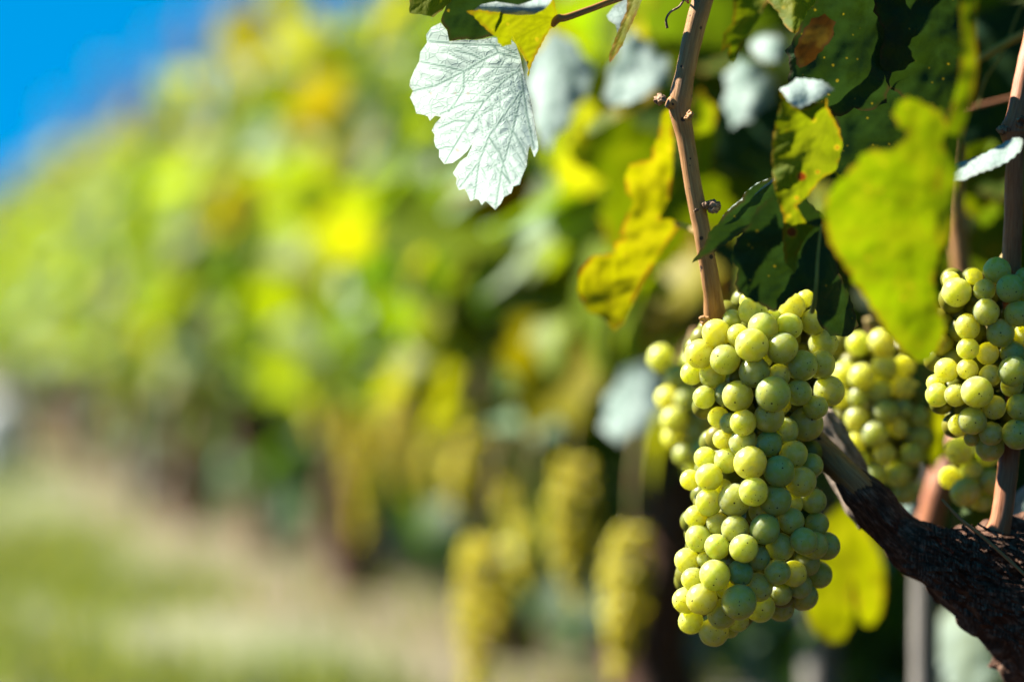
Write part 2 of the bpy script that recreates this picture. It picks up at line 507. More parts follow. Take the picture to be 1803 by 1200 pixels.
def traced_leaf(name, outline, Y0, a=0.0, b=0.0, bend=None, pet=None, tips=(), veins=None, mat=None, see='top', parent=None, label=None,
                step=4.0, teeth=0.0, tooth_len=9.0, sm=0, bulge=0.0006, wave=0.003, vein_w=2.2, seed=1, gap=26, tertiary_cell=0.0258):
    """a leaf blade: outline given in photo pixels at the leaf's own distance Y0, tilted (a = dY/dX, b = dY/dZ) and bent in depth"""
    rg = random.Random(seed)
    pl = np.array(outline, float)
    if sm: pl = smooth_poly(pl, sm)
    if teeth:
        pl = resample(pl, tooth_len)
        n = len(pl)
        nx = np.roll(pl, -1, 0) - np.roll(pl, 1, 0)
        nx = np.stack([nx[:, 1], -nx[:, 0]], 1)
        nx /= np.maximum(np.linalg.norm(nx, axis=1, keepdims=True), 1e-6)
        area = np.sum(pl[:, 0] * np.roll(pl[:, 1], -1) - np.roll(pl[:, 0], -1) * pl[:, 1])
        sg = 1 if area > 0 else -1
        am = np.array([(rg.uniform(.6, 1.3) if i % 2 else rg.uniform(-.5, 0)) for i in range(n)])
        pl = pl + nx * (sg * am * teeth)[:, None]
    area = np.sum(pl[:, 0] * np.roll(pl[:, 1], -1) - np.roll(pl[:, 0], -1) * pl[:, 1])
    ed = resample(pl, step)
    mn, mxx = ed.min(0), ed.max(0)
    gx = np.arange(mn[0], mxx[0], step); gy = np.arange(mn[1], mxx[1], step * 0.866)
    G = np.array([(x + (step / 2 if j % 2 else 0), y) for j, y in enumerate(gy) for x in gx])
    G = G + RNG.uniform(-.12, .12, G.shape) * step
    G = G[inside(G, ed)]
    esegs = [(ed[i], ed[(i + 1) % len(ed)]) for i in range(len(ed))]
    dedge = seg_dist(G, esegs)
    G = G[dedge > step * 0.55]
    dE = np.concatenate([np.zeros(len(ed)), dedge[dedge > step * 0.55]])
    P = np.concatenate([ed, G])
    res = geometry.delaunay_2d_cdt([Vector((p[0], -p[1])) for p in P], [(i, (i + 1) % len(ed)) for i in range(len(ed))], [], 1, 1e-6)
    V2 = np.array([(v.x, -v.y) for v in res[0]])
    if len(V2) != len(P):
        dE = np.minimum(seg_dist(V2, esegs), 60)
    F = [tuple(f) for f in res[2]]
    if veins is None:
        main, sec = auto_veins(pet, tips, gap, seed) if pet is not None else ([], [])
    else:
        main, sec = [], []
        for vv in veins:
            q = [np.array(x, float) for x in vv]
            main += [(q[i], q[i + 1]) for i in range(len(q) - 1)]
        if pet is not None:
            _, sec = auto_veins(pet, tips, gap, seed)
    dm = seg_dist(V2, main) if main else np.full(len(V2), 99.0)
    ds = seg_dist(V2, sec) if sec else np.full(len(V2), 99.0)
    vein = np.maximum(np.exp(-(dm / vein_w) ** 2), 0.75 * np.exp(-(ds / (vein_w * 0.62)) ** 2))
    px = KPX * Y0
    c = (mn + mxx) / 2; h = np.maximum((mxx - mn) / 2, 1)
    S = (V2 - c) / h
    dY = a * (V2[:, 0] - c[0]) * px - b * (V2[:, 1] - c[1]) * px
    dv = np.minimum(dm, ds * 1.3)
    dY -= (bulge * np.clip(dv / 14.0, 0, 1) - bulge * 0.5) * (1 if see == 'top' else 1)
    co = []
    for i in range(len(V2)):
        y = Y0 + dY[i]
        if bend: y += bend(S[i, 0], S[i, 1])
        q = Vector((V2[i, 0] * .011 + seed * 3.7, V2[i, 1] * .011, seed))
        y += wave * noise.noise(q) + wave * 0.35 * noise.noise(q * 3.1)
        co.append(at(V2[i, 0], V2[i, 1], y))
    # keep the counter-clockwise order so that the normal looks at the viewer's side; flip for undersides
    f0 = F[0]
    p0, p1, p2 = co[f0[0]], co[f0[1]], co[f0[2]]
    if see == 'under': F = [f[::-1] for f in F]
    me = mesh_from(name, co, F)
    # orientation check against the intended side
    s = sum(me.polygons[i].normal.y for i in range(0, len(me.polygons), 7))
    if (s > 0) == (see == 'top'): me.flip_normals()
    ul = me.uv_layers.new(name='leafmap')
    uvs = V2 * tertiary_cell
    for lp in me.loops: ul.data[lp.index].uv = uvs[lp.vertex_index]
    me.attributes.new('vein', 'FLOAT', 'POINT').data.foreach_set('value', vein.astype(np.float32))
    me.attributes.new('edge', 'FLOAT', 'POINT').data.foreach_set('value', np.exp(-dE / 9.0).astype(np.float32))
    o = link(name, me, parent, mat)
    if label: o['label'] = label
    return o


HALF = [(0.0, 0.0), (0.05, -0.13), (0.16, -0.20), (0.30, -0.17), (0.43, -0.04), (0.55, 0.06), (0.53, 0.17), (0.45, 0.24), (0.50, 0.36),
        (0.56, 0.52), (0.47, 0.56), (0.34, 0.56), (0.25, 0.60), (0.26, 0.72), (0.18, 0.86), (0.08, 0.95), (0.0, 1.02)]


def generic_leaf_mesh(name, seed, detail=2, fold=0.25, curl=0.25, teeth=0.02):
    """a whole vine leaf about 1 unit long, stalk at the origin, tip towards +Y, upper face towards +Z"""
    rg = random.Random(seed)
    half = [(x * rg.uniform(.93, 1.07), y) for x, y in HALF]
    other = [(-x * rg.uniform(.93, 1.07), y * rg.uniform(.97, 1.03)) for x, y in HALF[1:-1]][::-1]
    pl = np.array(half + other)
    if detail == 2:
        pl = smooth_poly(pl, 1)
        pl = resample(pl, 0.045)
        nx = np.roll(pl, -1, 0) - np.roll(pl, 1, 0)
        nx = np.stack([nx[:, 1], -nx[:, 0]], 1); nx /= np.maximum(np.linalg.norm(nx, axis=1, keepdims=True), 1e-6)
        pl = pl + nx * np.array([(rg.uniform(.5, 1.3) if i % 2 else -.3) * teeth for i in range(len(pl))])[:, None]
    step = 0.05 if detail == 2 else 0.22
    mn, mx_ = pl.min(0), pl.max(0)
    G = np.array([(x, y) for x in np.arange(mn[0], mx_[0], step) for y in np.arange(mn[1], mx_[1], step)]) + RNG.uniform(-.1, .1, (len(np.arange(mn[0], mx_[0], step)) * len(np.arange(mn[1], mx_[1], step)), 2)) * step
    G = G[inside(G, pl)]
    es = [(pl[i], pl[(i + 1) % len(pl)]) for i in range(len(pl))]
    G = G[seg_dist(G, es) > step * 0.5]
    P = np.concatenate([pl, G])
    res = geometry.delaunay_2d_cdt([Vector(p) for p in P], [(i, (i + 1) % len(pl)) for i in range(len(pl))], [], 1, 1e-6)
    V2 = np.array([(v.x, v.y) for v in res[0]])
    main, sec = auto_veins((0, 0), [(0, 1.0), (0.52, 0.5), (-0.52, 0.5), (0.5, 0.06), (-0.5, 0.06)], 0.13, seed)
    dm, ds = seg_dist(V2, main), seg_dist(V2, sec)
    vein = np.maximum(np.exp(-(dm / .016) ** 2), .6 * np.exp(-(ds / .011) ** 2))
    dE = seg_dist(V2, es)
    co = []
    k1, k2 = rg.uniform(-.3, .3), rg.uniform(.6, 1.2)
    for i, (x, y) in enumerate(V2):
        z = fold * abs(x) - curl * k2 * (y - .2) ** 2 + k1 * x * y - 0.25 * x * x
        z += 0.10 * noise.noise(Vector((x * 2.3, y * 2.3, seed * 1.7))) + 0.02 * noise.noise(Vector((x * 9, y * 9, seed)))
        z += 0.012 * min(1, min(dm[i], ds[i] * 1.3) / .05)
        co.append((x, y, z))
    me = mesh_from(name, co, [tuple(f) for f in res[2]])
    if sum(p.normal.z for p in me.polygons) < 0: me.flip_normals()
    ul = me.uv_layers.new(name='leafmap')
    for lp in me.loops: ul.data[lp.index].uv = V2[lp.vertex_index] * 10 + seed * 3.3
    me.attributes.new('vein', 'FLOAT', 'POINT').data.foreach_set('value', vein.astype(np.float32))
    me.attributes.new('edge', 'FLOAT', 'POINT').data.foreach_set('value', np.exp(-dE / .035).astype(np.float32))
    return me


LOW = [generic_leaf_mesh('low_leaf', 40 + i, detail=1, fold=0.15 + .1 * i, curl=.2 + .12 * i) for i in range(4)]
LOWD = []
for me in LOW:
    V = np.array([v.co[:] for v in me.vertices]); F = np.array([p.vertices[:] for p in me.polygons if len(p.vertices) == 3])
    LOWD.append((V, F))

TINTS = [((0.070, 0.118, 0.006), 32), ((0.115, 0.158, 0.005), 36), ((0.165, 0.18, 0.005), 18), ((0.20, 0.18, 0.006), 4), ((0.026, 0.058, 0.010), 12), ((0.10, 0.055, 0.010), 1.6), ((0.12, 0.10, 0.012), 1.6)]
TW = np.array([w for _, w in TINTS], float); TW /= TW.sum()


def basis(nrm, tip):
    z = nrm / np.linalg.norm(nrm)
    y = tip - z * (tip @ z); y /= np.linalg.norm(y)
    return np.stack([np.cross(y, z), y, z], 1)


def foliage_mesh(name, spots, dark=1.0):
    """many small leaves as one mesh; spots = list of (position, normal, tip direction, size, flip)"""
    vs, fs, cs = [], [], []
    base = 0
    for (p, nrm, tip, size, tint) in spots:
        V, F = LOWD[RNG.integers(len(LOWD))]
        B = basis(nrm, tip)
        vs.append((V * size * np.array([RNG.uniform(.85, 1.1), 1, RNG.uniform(.6, 1.4)])) @ B.T + p)
        fs.append(F + base); base += len(V)
        c = np.array(tint) * RNG.uniform(.8, 1.2) * dark * 1.2
        cs.append(np.repeat(np.append(c, 1)[None], len(V), 0))
    vs, fs, cs = np.concatenate(vs), np.concatenate(fs), np.concatenate(cs)
    me = bpy.data.meshes.new(name)
    me.vertices.add(len(vs)); me.vertices.foreach_set('co', vs.ravel().astype(np.float32))
    me.loops.add(fs.size); me.loops.foreach_set('vertex_index', fs.ravel().astype(np.int32))
    me.polygons.add(len(fs)); me.polygons.foreach_set('loop_start', np.arange(0, fs.size, 3, dtype=np.int32))
    me.polygons.foreach_set('use_smooth', np.ones(len(fs), bool))
    me.update(calc_edges=True)
    me.color_attributes.new('tint', 'FLOAT_COLOR', 'POINT').data.foreach_set('color', cs.ravel().astype(np.float32))
    return me


# ------------------------------------------------------------------ grapes
def berry_mesh(name, seed, sx=1.0, sz=1.0):
    bm = bmesh.new()
    bmesh.ops.create_uvsphere(bm, u_segments=28, v_segments=18, radius=1.0)
    for v in bm.verts:
        k = 1 + 0.025 * noise.noise(v.co * 1.3 + Vector((seed * 5, 0, 0)))
        v.co = Vector((v.co.x * sx, v.co.y, v.co.z * sz)) * k
    me = bpy.data.meshes.new(name)
    bm.to_mesh(me); bm.free()
    me.polygons.foreach_set('use_smooth', [True] * len(me.polygons))
    me.materials.append(M_GRAPE)
    return me


BERRY = [berry_mesh('berry', i, 1 + .02 * (i % 2), 1.0 + .03 * (i - 1)) for i in range(4)]


def solve_bunch(listed, Yc, Rfun, fill, rg, pxr=None):
    """listed: (u, v, r, hint) in photo pixels. Returns [(pos, r)] with the berries pushed apart mostly in depth, then the hidden filling"""
    px = KPX * Yc
    n = len(listed)
    X = np.array([[(u - 901.5) * px, 0, (600 - v) * px] for u, v, r, h in listed])
    rad = np.array([r * px for u, v, r, h in listed]) * 0.985
    cu = np.array([Rfun(v)[0] for u, v, r, h in listed]); hw = np.array([Rfun(v)[1] for u, v, r, h in listed])
    dx = np.array([l[0] for l in listed]) - cu
    dep = np.sqrt(np.maximum(hw ** 2 - dx ** 2, 0)) * px * 0.85
    hint = np.array([l[3] for l in listed])
    Y0 = -dep - hint * 0.007
    X[:, 1] = Y0
    for it in range(260):
        mv = np.zeros_like(X)
        for i in range(n):
            d = X - X[i]
            dist = np.linalg.norm(d, axis=1)
            need = (rad + rad[i]) * 0.93
            hit = np.where((dist < need) & (dist > 1e-9))[0]
            for j in hit:
                if j <= i: continue
                ov = need[j] - dist[j]
                dr = d[j] / dist[j]
                dr = dr * np.array([.12, 1, .12])
                if abs(dr[1]) < 0.25: dr[1] = math.copysign(.25, dr[1] if abs(dr[1]) > 1e-3 else (hint[i] - hint[j] + 1e-4))
                mv[j] += dr * ov * .45; mv[i] -= dr * ov * .45
        X += mv
        X[:, 1] += (Y0 - X[:, 1]) * 0.01
    out = [(np.array([x[0], x[1] + Yc, x[2]]), r) for x, r in zip(X, rad)]
    P = [o[0] for o in out]; Rr = list(rad)
    vmin = min(l[1] for l in listed); vmax = max(l[1] for l in listed)
    for _ in range(fill * 60):
        if len(P) - n >= fill: break
        v = rg.uniform(vmin, vmax - 20)
        c, h = Rfun(v)
        an = rg.uniform(-0.5, math.pi + 0.5); rr = (h - 18) * math.sqrt(rg.uniform(0, 1.0))
        q = np.array([(c - 901.5 + rr * math.cos(an)) * px, rr * math.sin(an) * px * 0.85, (600 - v) * px]) + np.array([0, Yc, 0])
        r = rg.uniform(20, 25) * px
        PP = np.array(P)
        if np.min(np.linalg.norm(PP - q, axis=1) - (np.array(Rr) + r) * 0.80) > 0:
            P.append(q); Rr.append(r)
    return [(p, r) for p, r in zip(P, Rr)], n


def build_bunch(listed, Yc, Rfun, fill, seed, label, stem_top, group=None):
    rg = random.Random(seed)
    B, n = solve_bunch(listed, Yc, Rfun, fill, rg)
    for p, r in B: p[2] += CAM_H
    root_loc = Vector(stem_top)
    root = empty('grape_bunch', root_loc, label, 'grape bunch', group)
    for i, (p, r) in enumerate(B[:min(n, 100)]):
        o = bpy.data.objects.new('grape', BERRY[rg.randrange(4)])
        COL.objects.link(o)
        o.parent = root
        o.location = Vector(p) - root_loc
        o.scale = (r, r, r * rg.uniform(.97, 1.03))
        # the free end of a berry looks out of the bunch and a little down
        c = Rfun((CAM_H - p[2]) / (KPX * Yc) + 600)[0]
        outw = Vector((p[0] - (c - 901.5) * KPX * Yc, (p[1] - Yc) - 0.012, -0.012)) + Vector((rg.gauss(0, .022), rg.gauss(0, .016), rg.gauss(0, .022)))
        o.rotation_euler = outw.to_track_quat('Z', 'Y').to_euler()
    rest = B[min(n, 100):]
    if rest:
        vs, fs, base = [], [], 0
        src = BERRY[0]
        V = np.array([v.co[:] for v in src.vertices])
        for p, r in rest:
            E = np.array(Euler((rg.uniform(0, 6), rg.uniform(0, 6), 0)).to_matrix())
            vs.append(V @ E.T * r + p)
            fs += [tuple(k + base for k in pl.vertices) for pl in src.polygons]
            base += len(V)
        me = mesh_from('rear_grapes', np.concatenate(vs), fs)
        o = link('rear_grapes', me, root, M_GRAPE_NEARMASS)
        if fill > 100: o['kind'] = 'stuff'
    # rachis with short side stalks
    vm = max(l[1] for l in listed)
    vs0 = min(l[1] for l in listed)
    px = KPX * Yc
    pts = [Vector(stem_top)]
    for t in (0.05, .35, .65, .9):
        v = vs0 + (vm - vs0) * t
        pts.append(at(Rfun(v)[0], v, Yc + 0.004))
    link('stem', tube('stem', pts, [.0026, .0026, .0022, .0018, .0012], 30, 8, .2, 200), root, M_STEM)
    return root


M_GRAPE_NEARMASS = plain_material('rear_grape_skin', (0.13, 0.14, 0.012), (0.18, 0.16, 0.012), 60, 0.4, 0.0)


def berry_cluster_mesh(name, n, length, width, seed, mat):
    """a whole bunch as one mesh: conical and shouldered, its top at the origin"""
    rg = random.Random(seed)
    P, Rr = [], []
    tries = 0
    while len(P) < n and tries < n * 200:
        tries += 1
        t = rg.random()
        w = width * (0.75 + 0.25 * math.sin(t * 5 + seed)) * (1 - 0.6 * t * t) if t > .06 else width * .6
        an = rg.uniform(0, 2 * math.pi); rr = w * rg.uniform(.65, 1.0)
        q = np.array([rr * math.cos(an), rr * math.sin(an) * .85, -0.02 - t * length])
        r = rg.uniform(.0055, .0068)
        if not P or np.min(np.linalg.norm(np.array(P) - q, axis=1) - (np.array(Rr) + r) * .86) > 0:
            P.append(q); Rr.append(r)
    bm = bmesh.new()
    for q, r in zip(P, Rr):
        bmesh.ops.create_icosphere(bm, subdivisions=2, radius=r, matrix=Matrix.Translation(Vector(q)))
    me = bpy.data.meshes.new(name)
    bm.to_mesh(me); bm.free()
    me.polygons.foreach_set('use_smooth', [True] * len(me.polygons))
    me.materials.append(mat)
    return me


# ================================================================== THE GROUND
ROW_A, ROW_B = 0.72, -0.2186            # the row's line on the ground: X = ROW_A + ROW_B * Y


def row_x(y): return ROW_A + ROW_B * y


def ground_material():
    m, n, l = new_mat('ground_soil_and_turf')
    tc = N(n, 'ShaderNodeTexCoord')
    sx = N(n, 'ShaderNodeSeparateXYZ'); l.new(tc.outputs['Object'], sx.inputs[0])
    nz = N(n, 'ShaderNodeTexNoise'); nz.inputs['Scale'].default_value = 1.6; nz.inputs['Detail'].default_value = 6
    nf = N(n, 'ShaderNodeTexNoise'); nf.inputs['Scale'].default_value = 14; nf.inputs['Detail'].default_value = 6
    ng = N(n, 'ShaderNodeTexNoise'); ng.inputs['Scale'].default_value = 3.1; ng.inputs['Detail'].default_value = 3
    for q in (nz, nf, ng): l.new(tc.outputs['Object'], q.inputs['Vector'])
    # distance from the row of vines, wobbling
    d = math_(n, l, 'SUBTRACT', math_(n, l, 'ADD', sx.outputs[0], math_(n, l, 'MULTIPLY', sx.outputs[1], -ROW_B)), ROW_A)
    d = math_(n, l, 'ADD', d, math_(n, l, 'MULTIPLY', math_(n, l, 'SUBTRACT', nz.outputs[0], .5), 0.9))
    soil_amt = math_(n, l, 'MULTIPLY', sstep(n, l, d, -0.36, -0.02), sstep(n, l, d, 0.35, 0.75, 1, 0))
    soil = mixc(n, l, nf.outputs[0], (0.085, 0.060, 0.040), (0.175, 0.125, 0.092))
    turf = mixc(n, l, sstep(n, l, ng.outputs[0], .36, .66), (0.110, 0.128, 0.050), (0.160, 0.165, 0.085))
    turf = mixc(n, l, sstep(n, l, nf.outputs[0], .5, .8, 0, .6), turf, (0.165, 0.155, 0.085))
    col = mixc(n, l, math_(n, l, 'MULTIPLY', soil_amt, sstep(n, l, nf.outputs[0], .3, .6, .45, .95)), turf, soil)
    # pale stony patches
    gr = N(n, 'ShaderNodeTexNoise'); gr.inputs['Scale'].default_value = 0.9; gr.inputs['Detail'].default_value = 3
    l.new(tc.outputs['Object'], gr.inputs['Vector'])
    col = mixc(n, l, math_(n, l, 'MULTIPLY', sstep(n, l, gr.outputs[0], .5, .62), sstep(n, l, sx.outputs[1], 4.2, 3.4, 0, .55)), col, (0.17, 0.18, 0.155))
    # unseen near ground, its colour darkened to cut light bounced onto the grapes
    col = mixc(n, l, sstep(n, l, math_(n, l, 'ADD', sx.outputs[1], nz.outputs[0]), 3.3, 3.8, 1, 0), col, (0.022, 0.016, 0.011))
    p = N(n, 'ShaderNodeBsdfPrincipled'); l.new(col, p.inputs['Base Color']); p.inputs['Roughness'].default_value = .9
    p.inputs['Specular IOR Level'].default_value = .15
    b = N(n, 'ShaderNodeBump'); b.inputs['Distance'].default_value = .02; b.inputs['Strength'].default_value = .6
    l.new(nf.outputs[0], b.inputs['Height']); l.new(b.outputs[0], p.inputs['Normal'])
    o = N(n, 'ShaderNodeOutputMaterial'); l.new(p.outputs[0], o.inputs[0])
    return m


def ground_z(x, y):
    z = 0.035 * noise.noise(Vector((x * .9, y * .9, 2))) + 0.012 * noise.noise(Vector((x * 4, y * 4, 5)))
    d = x - row_x(y)
    z += 0.02 * math.exp(-(d / .35) ** 2)
    return z - 0.015


xs = np.concatenate([[-600, -200, -60, -25, -14], np.arange(-9, 5.01, .12), [8, 14, 30, 80, 250, 600]])
ys = np.concatenate([[-300, -80, -20, -6, -2], np.arange(-.6, 16.01, .12), [18, 22, 28, 40, 70, 150, 400, 900]])
gv = [(x, y, ground_z(x, y) if (-9 <= x <= 5 and -.6 <= y <= 16) else 0.0) for y in ys for x in xs]
nx_ = len(xs)
gf = [(j * nx_ + i, j * nx_ + i + 1, (j + 1) * nx_ + i + 1, (j + 1) * nx_ + i) for j in range(len(ys) - 1) for i in range(nx_ - 1)]
ground = link('ground', mesh_from('ground', gv, gf), None, ground_material())
tag(ground, kind='structure')


def grass_mesh(nb):
    vs, fs, cs = [], [], []
    k = 0
    while k < nb:
        y = 2.4 + 13.5 * RNG.random() ** 1.35
        x = RNG.uniform(-.23 * y - .5, .10 * y + .3)
        d = x - row_x(y) + 0.45 * noise.noise(Vector((x * 1.3, y * 1.3, 8)))
        if d > -0.26 and RNG.random() > 0.10: continue
        if noise.noise(Vector((x * 2.2, y * 2.2, 1))) < -0.12 and RNG.random() > .25: continue
        an = RNG.uniform(0, 6.28); h = RNG.uniform(.02, .06); w = RNG.uniform(.002, .004)
        z = ground_z(x, y) - .003
        lean = RNG.uniform(.2, .9) * h
        dx, dy = math.cos(an), math.sin(an)
        b = len(vs)
        vs += [(x - dy * w, y + dx * w, z), (x + dy * w, y - dx * w, z), (x + dx * lean * .4 + dy * w * .7, y + dy * lean * .4 - dx * w * .7, z + h * .65), (x + dx * lean * .4 - dy * w * .7, y + dy * lean * .4 + dx * w * .7, z + h * .65), (x + dx * lean, y + dy * lean, z + h)]
        fs += [(b, b + 1, b + 2, b + 3), (b + 3, b + 2, b + 4)]
        c = (0.085, 0.115, 0.03) if RNG.random() < .6 else ((0.14, 0.145, 0.05) if RNG.random() < .7 else (0.055, 0.085, 0.02))
        cs += [(*c, 1)] * 5
        k += 1
    me = mesh_from('grass', vs, fs, False)
    me.color_attributes.new('tint', 'FLOAT_COLOR', 'POINT').data.foreach_set('color', np.array(cs, np.float32).ravel())
    return me


grass = link('grass', grass_mesh(26000), None, M_FOLIAGE)
tag(grass, 'short blurred grass on the sunlit strip beside the vine row', 'grass', kind='stuff')

# ================================================================== THE RECEDING ROW OF VINES
BG_GROUP = 'blurred grapevines along the receding row'
FAR_BUNCH = [berry_cluster_mesh('far_bunch', 95, .10 + .03 * i, .030 + .004 * i, 80 + i, M_GRAPE_FAR) for i in range(3)]


def leaf_spots(n, cx, cy, z0, z1, half_t, half_l, sizes, up_bias=.5, flip=.26, face=None):
    out = []
    ax = np.array([ROW_B, 1.0, 0]); ax /= np.linalg.norm(ax)
    sd_ = np.array([ax[1], -ax[0], 0])          # to the right of the row
    while len(out) < n:
        s = RNG.uniform(-1, 1); t = RNG.uniform(-1, 1); f = RNG.random()
        z = z0 + (z1 - z0) * f
        # ragged top and bottom, fuller middle
        wz = half_t * (0.55 + 0.75 * math.sin(math.pi * min(max(f * .9 + .08, 0), 1)))
        if RNG.random() > .35: t = math.copysign(abs(t) ** .4, t)
        p = np.array([cx, cy, z]) + ax * (s * half_l) + sd_ * (t * wz)
        if noise.noise(Vector((p[0] * 5.5, p[1] * 5.5, p[2] * 5.5))) < -0.22: continue
        nrm = sd_ * t * .9 + np.array([0, 0, up_bias]) + RNG.normal(0, .55, 3)
        tip = np.array([0, 0, -1.0]) + sd_ * t * .5 + RNG.normal(0, .45, 3)
        if RNG.random() < flip: nrm = -nrm
        tint = TINTS[RNG.choice(len(TINTS), p=TW)][0]
        out.append((p, nrm, tip, RNG.uniform(*sizes), tint))
    return out


def grapevine(cx, cy, h, nleaf, label, thick=.14, sizes=(.055, .10)):
    g = ground_z(cx, cy)
    root = empty('grapevine', (cx, cy, g), label, 'grapevine', BG_GROUP)
    k = random.Random(int(cy * 100))
    pts = [Vector((cx + .03, cy, g - .05)), Vector((cx + k.uniform(-.03, .03), cy + .02, g + .10)), Vector((cx + k.uniform(-.02, .04), cy - .02, g + .24)), Vector((cx, cy + .03, g + .33))]
    link('trunk', tube('trunk', pts, [.045, .034, .030, .034], 26, 14, .25, 40, .12, seed=cy), root, M_TRUNK)
    for s in (-1, 1):
        q = [Vector((cx, cy + .02 * s, g + .30)), Vector((cx + ROW_B * .15 * s, cy + .15 * s, g + .36)), Vector((cx + ROW_B * .36 * s, cy + .36 * s, g + .36))]
        link('cordon', tube('cordon', q, [.028, .020, .014], 16, 10, .25, 50, .1, seed=cy + s), root, M_TRUNK)
        for j in range(3):
            f = (.08 + .13 * j) * s
            a0 = Vector((cx + ROW_B * f, cy + f, g + .35))
            a1 = a0 + Vector((k.uniform(-.05, .05), k.uniform(-.04, .04), .35))
            a2 = a1 + Vector((k.uniform(-.09, .09), k.uniform(-.06, .06), h * .45))
            link('cane', tube('cane', [a0, a1, a2], [.006, .005, .003], 14, 7, .1, 80), root, M_CANE)
    sp = leaf_spots(nleaf, cx, cy, g + .34, g + h, thick, .52, sizes)
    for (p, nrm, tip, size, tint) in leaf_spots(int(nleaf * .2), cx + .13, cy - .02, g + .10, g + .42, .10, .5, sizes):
        sp.append((p, nrm, tip, size, TINTS[4][0]))  # low rear leaves all take the dark tint, putting shade between bunches into colour
    # a few shoots standing out of the top
    for j in range(int(nleaf * .07)):
        f = RNG.uniform(-.5, .5); o = RNG.uniform(-.16, .16)
        z = g + h + RNG.uniform(-.05, .10)
        sp.append((np.array([cx + o + ROW_B * f, cy + f, z]), np.array([-.3, -.2, .5]) + RNG.normal(0, .5, 3), np.array([0, 0, -1.]) + RNG.normal(0, .6, 3), RNG.uniform(.05, .09), TINTS[RNG.choice([1, 2, 3])][0]))
    link('crown', foliage_mesh('crown', sp), root, M_FOLIAGE)
    return root


vy = 2.62
i = 0
VLABEL = ['blurred grapevine just behind the sharp bunch, heavy with hanging grapes',
          'blurred grapevine second behind the sharp vine, yellow-green crown beside the white leaf',
          'blurred grapevine whose crown rises to the top edge of the photo beside the sky']
while vy < 15.5:
    lab = VLABEL[i] if i < 3 else 'out-of-focus leafy grapevine in the sunlit row receding below the blue sky'
    grapevine(row_x(vy) + random.uniform(-.04, .04), vy, min(.762 + max(0, vy - 5.9) * .034, .94) + random.uniform(-.03, .03), 430 if vy < 6 else 330, lab)
    vy += 0.88
    i += 1

# the next row behind, only glimpsed in the gaps under and between the vines
vy = 2.3
while vy < 12:
    cx, cy = row_x(vy) + .95, vy
    g = ground_z(cx, cy) if cx < 5 else 0
    root = empty('grapevine', (cx, cy, g), 'shaded grapevine of the next row, dark through the gaps of the front row', 'grapevine', 'shaded grapevines of the row behind')
    link('trunk', tube('trunk', [(cx, cy, g - .05), (cx + .02, cy, g + .15), (cx, cy, g + .4)], [.04, .03, .03], 14, 10, .25, 40, .1, seed=cy), root, M_TRUNK)
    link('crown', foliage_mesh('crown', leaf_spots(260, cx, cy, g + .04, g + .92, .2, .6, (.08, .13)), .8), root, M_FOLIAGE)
    vy += 1.05

# hanging bunches along the blurred row
FB_GROUP = 'blurred grape bunches hanging along the row'
fb = [(835, 740, 2.75, 1.0, None),   # u, v (top of the bunch), Y, scale, label
    (1115, 890, 2.22, 1.02, 'long blurred golden bunch hanging low left of the sharp bunch'),
    (862, 915, 2.5, 1.0, 'blurred yellow bunch, lowest of those hanging over the stony ground'),
    (925, 900, 2.6, .8, None), (1010, 770, 2.45, 1.15, 'blurred bunch high above the long golden bunch, beside the dark gap'),
    (890, 700, 2.85, 1.0, None), 
    (770, 720, 3.1, 1.1, None), (700, 650, 3.5, 1.2, None), (640, 690, 3.8, 1.1, None), (560, 660, 4.2, 1.1, None), (450, 640, 5.4, 1.1, None), (380, 650, 5.9, 1.1, None), (300, 640, 6.8, 1.2, None), (220, 660, 7.6, 1.2, None)]
for k, (u, v, y, s, lab) in enumerate(fb):
    p = at(u, v, y)
    root = empty('grape_bunch', p, lab or 'out-of-focus yellow-green grape bunch hanging in the shade line of the blurred row', 'grape bunch', FB_GROUP)
    o = bpy.data.objects.new('grapes', FAR_BUNCH[k % 3]); COL.objects.link(o); o.parent = root
    o.scale = (s * .66, s * .66, s * (.72 + .12 * (k % 3))); o.rotation_euler = (.10 * math.sin(k * 2.1), .16 * math.cos(k * 1.7), k * 1.3)
    st = tube('stem', [p + Vector((.01, .02, .07)), p + Vector((0, 0, .02)), p + Vector((0, 0, -.06 * s))], [.003, .0025, .002], 8, 6)
    link('stem', st, root, M_STEM)

# a pale stone at the far left and wooden stakes in the row
M_STONE = plain_material('pale_stone', (0.42, 0.42, 0.40), (0.62, 0.62, 0.60), 9, .85, .6)
bm = bmesh.new()
bmesh.ops.create_icosphere(bm, subdivisions=4, radius=1)
for v in bm.verts:
    v.co *= 1 + .25 * noise.noise(v.co * 1.4) + .06 * noise.noise(v.co * 5)
    v.co = Vector((v.co.x * .085, v.co.y * .10, v.co.z * .13))
me = bpy.data.meshes.new('stone'); bm.to_mesh(me); bm.free()
me.polygons.foreach_set('use_smooth', [True] * len(me.polygons))
p = at(2, 800, 8.5)
stone = link('stone', me, None, M_STONE)
stone.location = (p.x, p.y, ground_z(p.x, p.y) + .10)
tag(stone, 'pale rounded marker stone at the grass edge, cut by the left frame edge', 'stone')

M_STAKE = bark_material('weathered_wood', (0.10, 0.09, 0.075), (0.22, 0.20, 0.17), (0.36, 0.33, 0.28), 20, 4, .8, .9, .003)


def stake(u, y, w, top, label):
    p = at(u, 600, y)
    g = ground_z(p.x, y)
    pts = [Vector((p.x, y, g - .1)), Vector((p.x + .003, y, (g + top) / 2)), Vector((p.x - .004, y, top - .02)), Vector((p.x - .004, y, top))]
    o = link('wooden_stake', tube('wooden_stake', pts, [w, w * .98, w * .95, w * .7], 30, 12, .06, 40, .05, seed=u), None, M_STAKE)
    tag(o, label, 'stake')


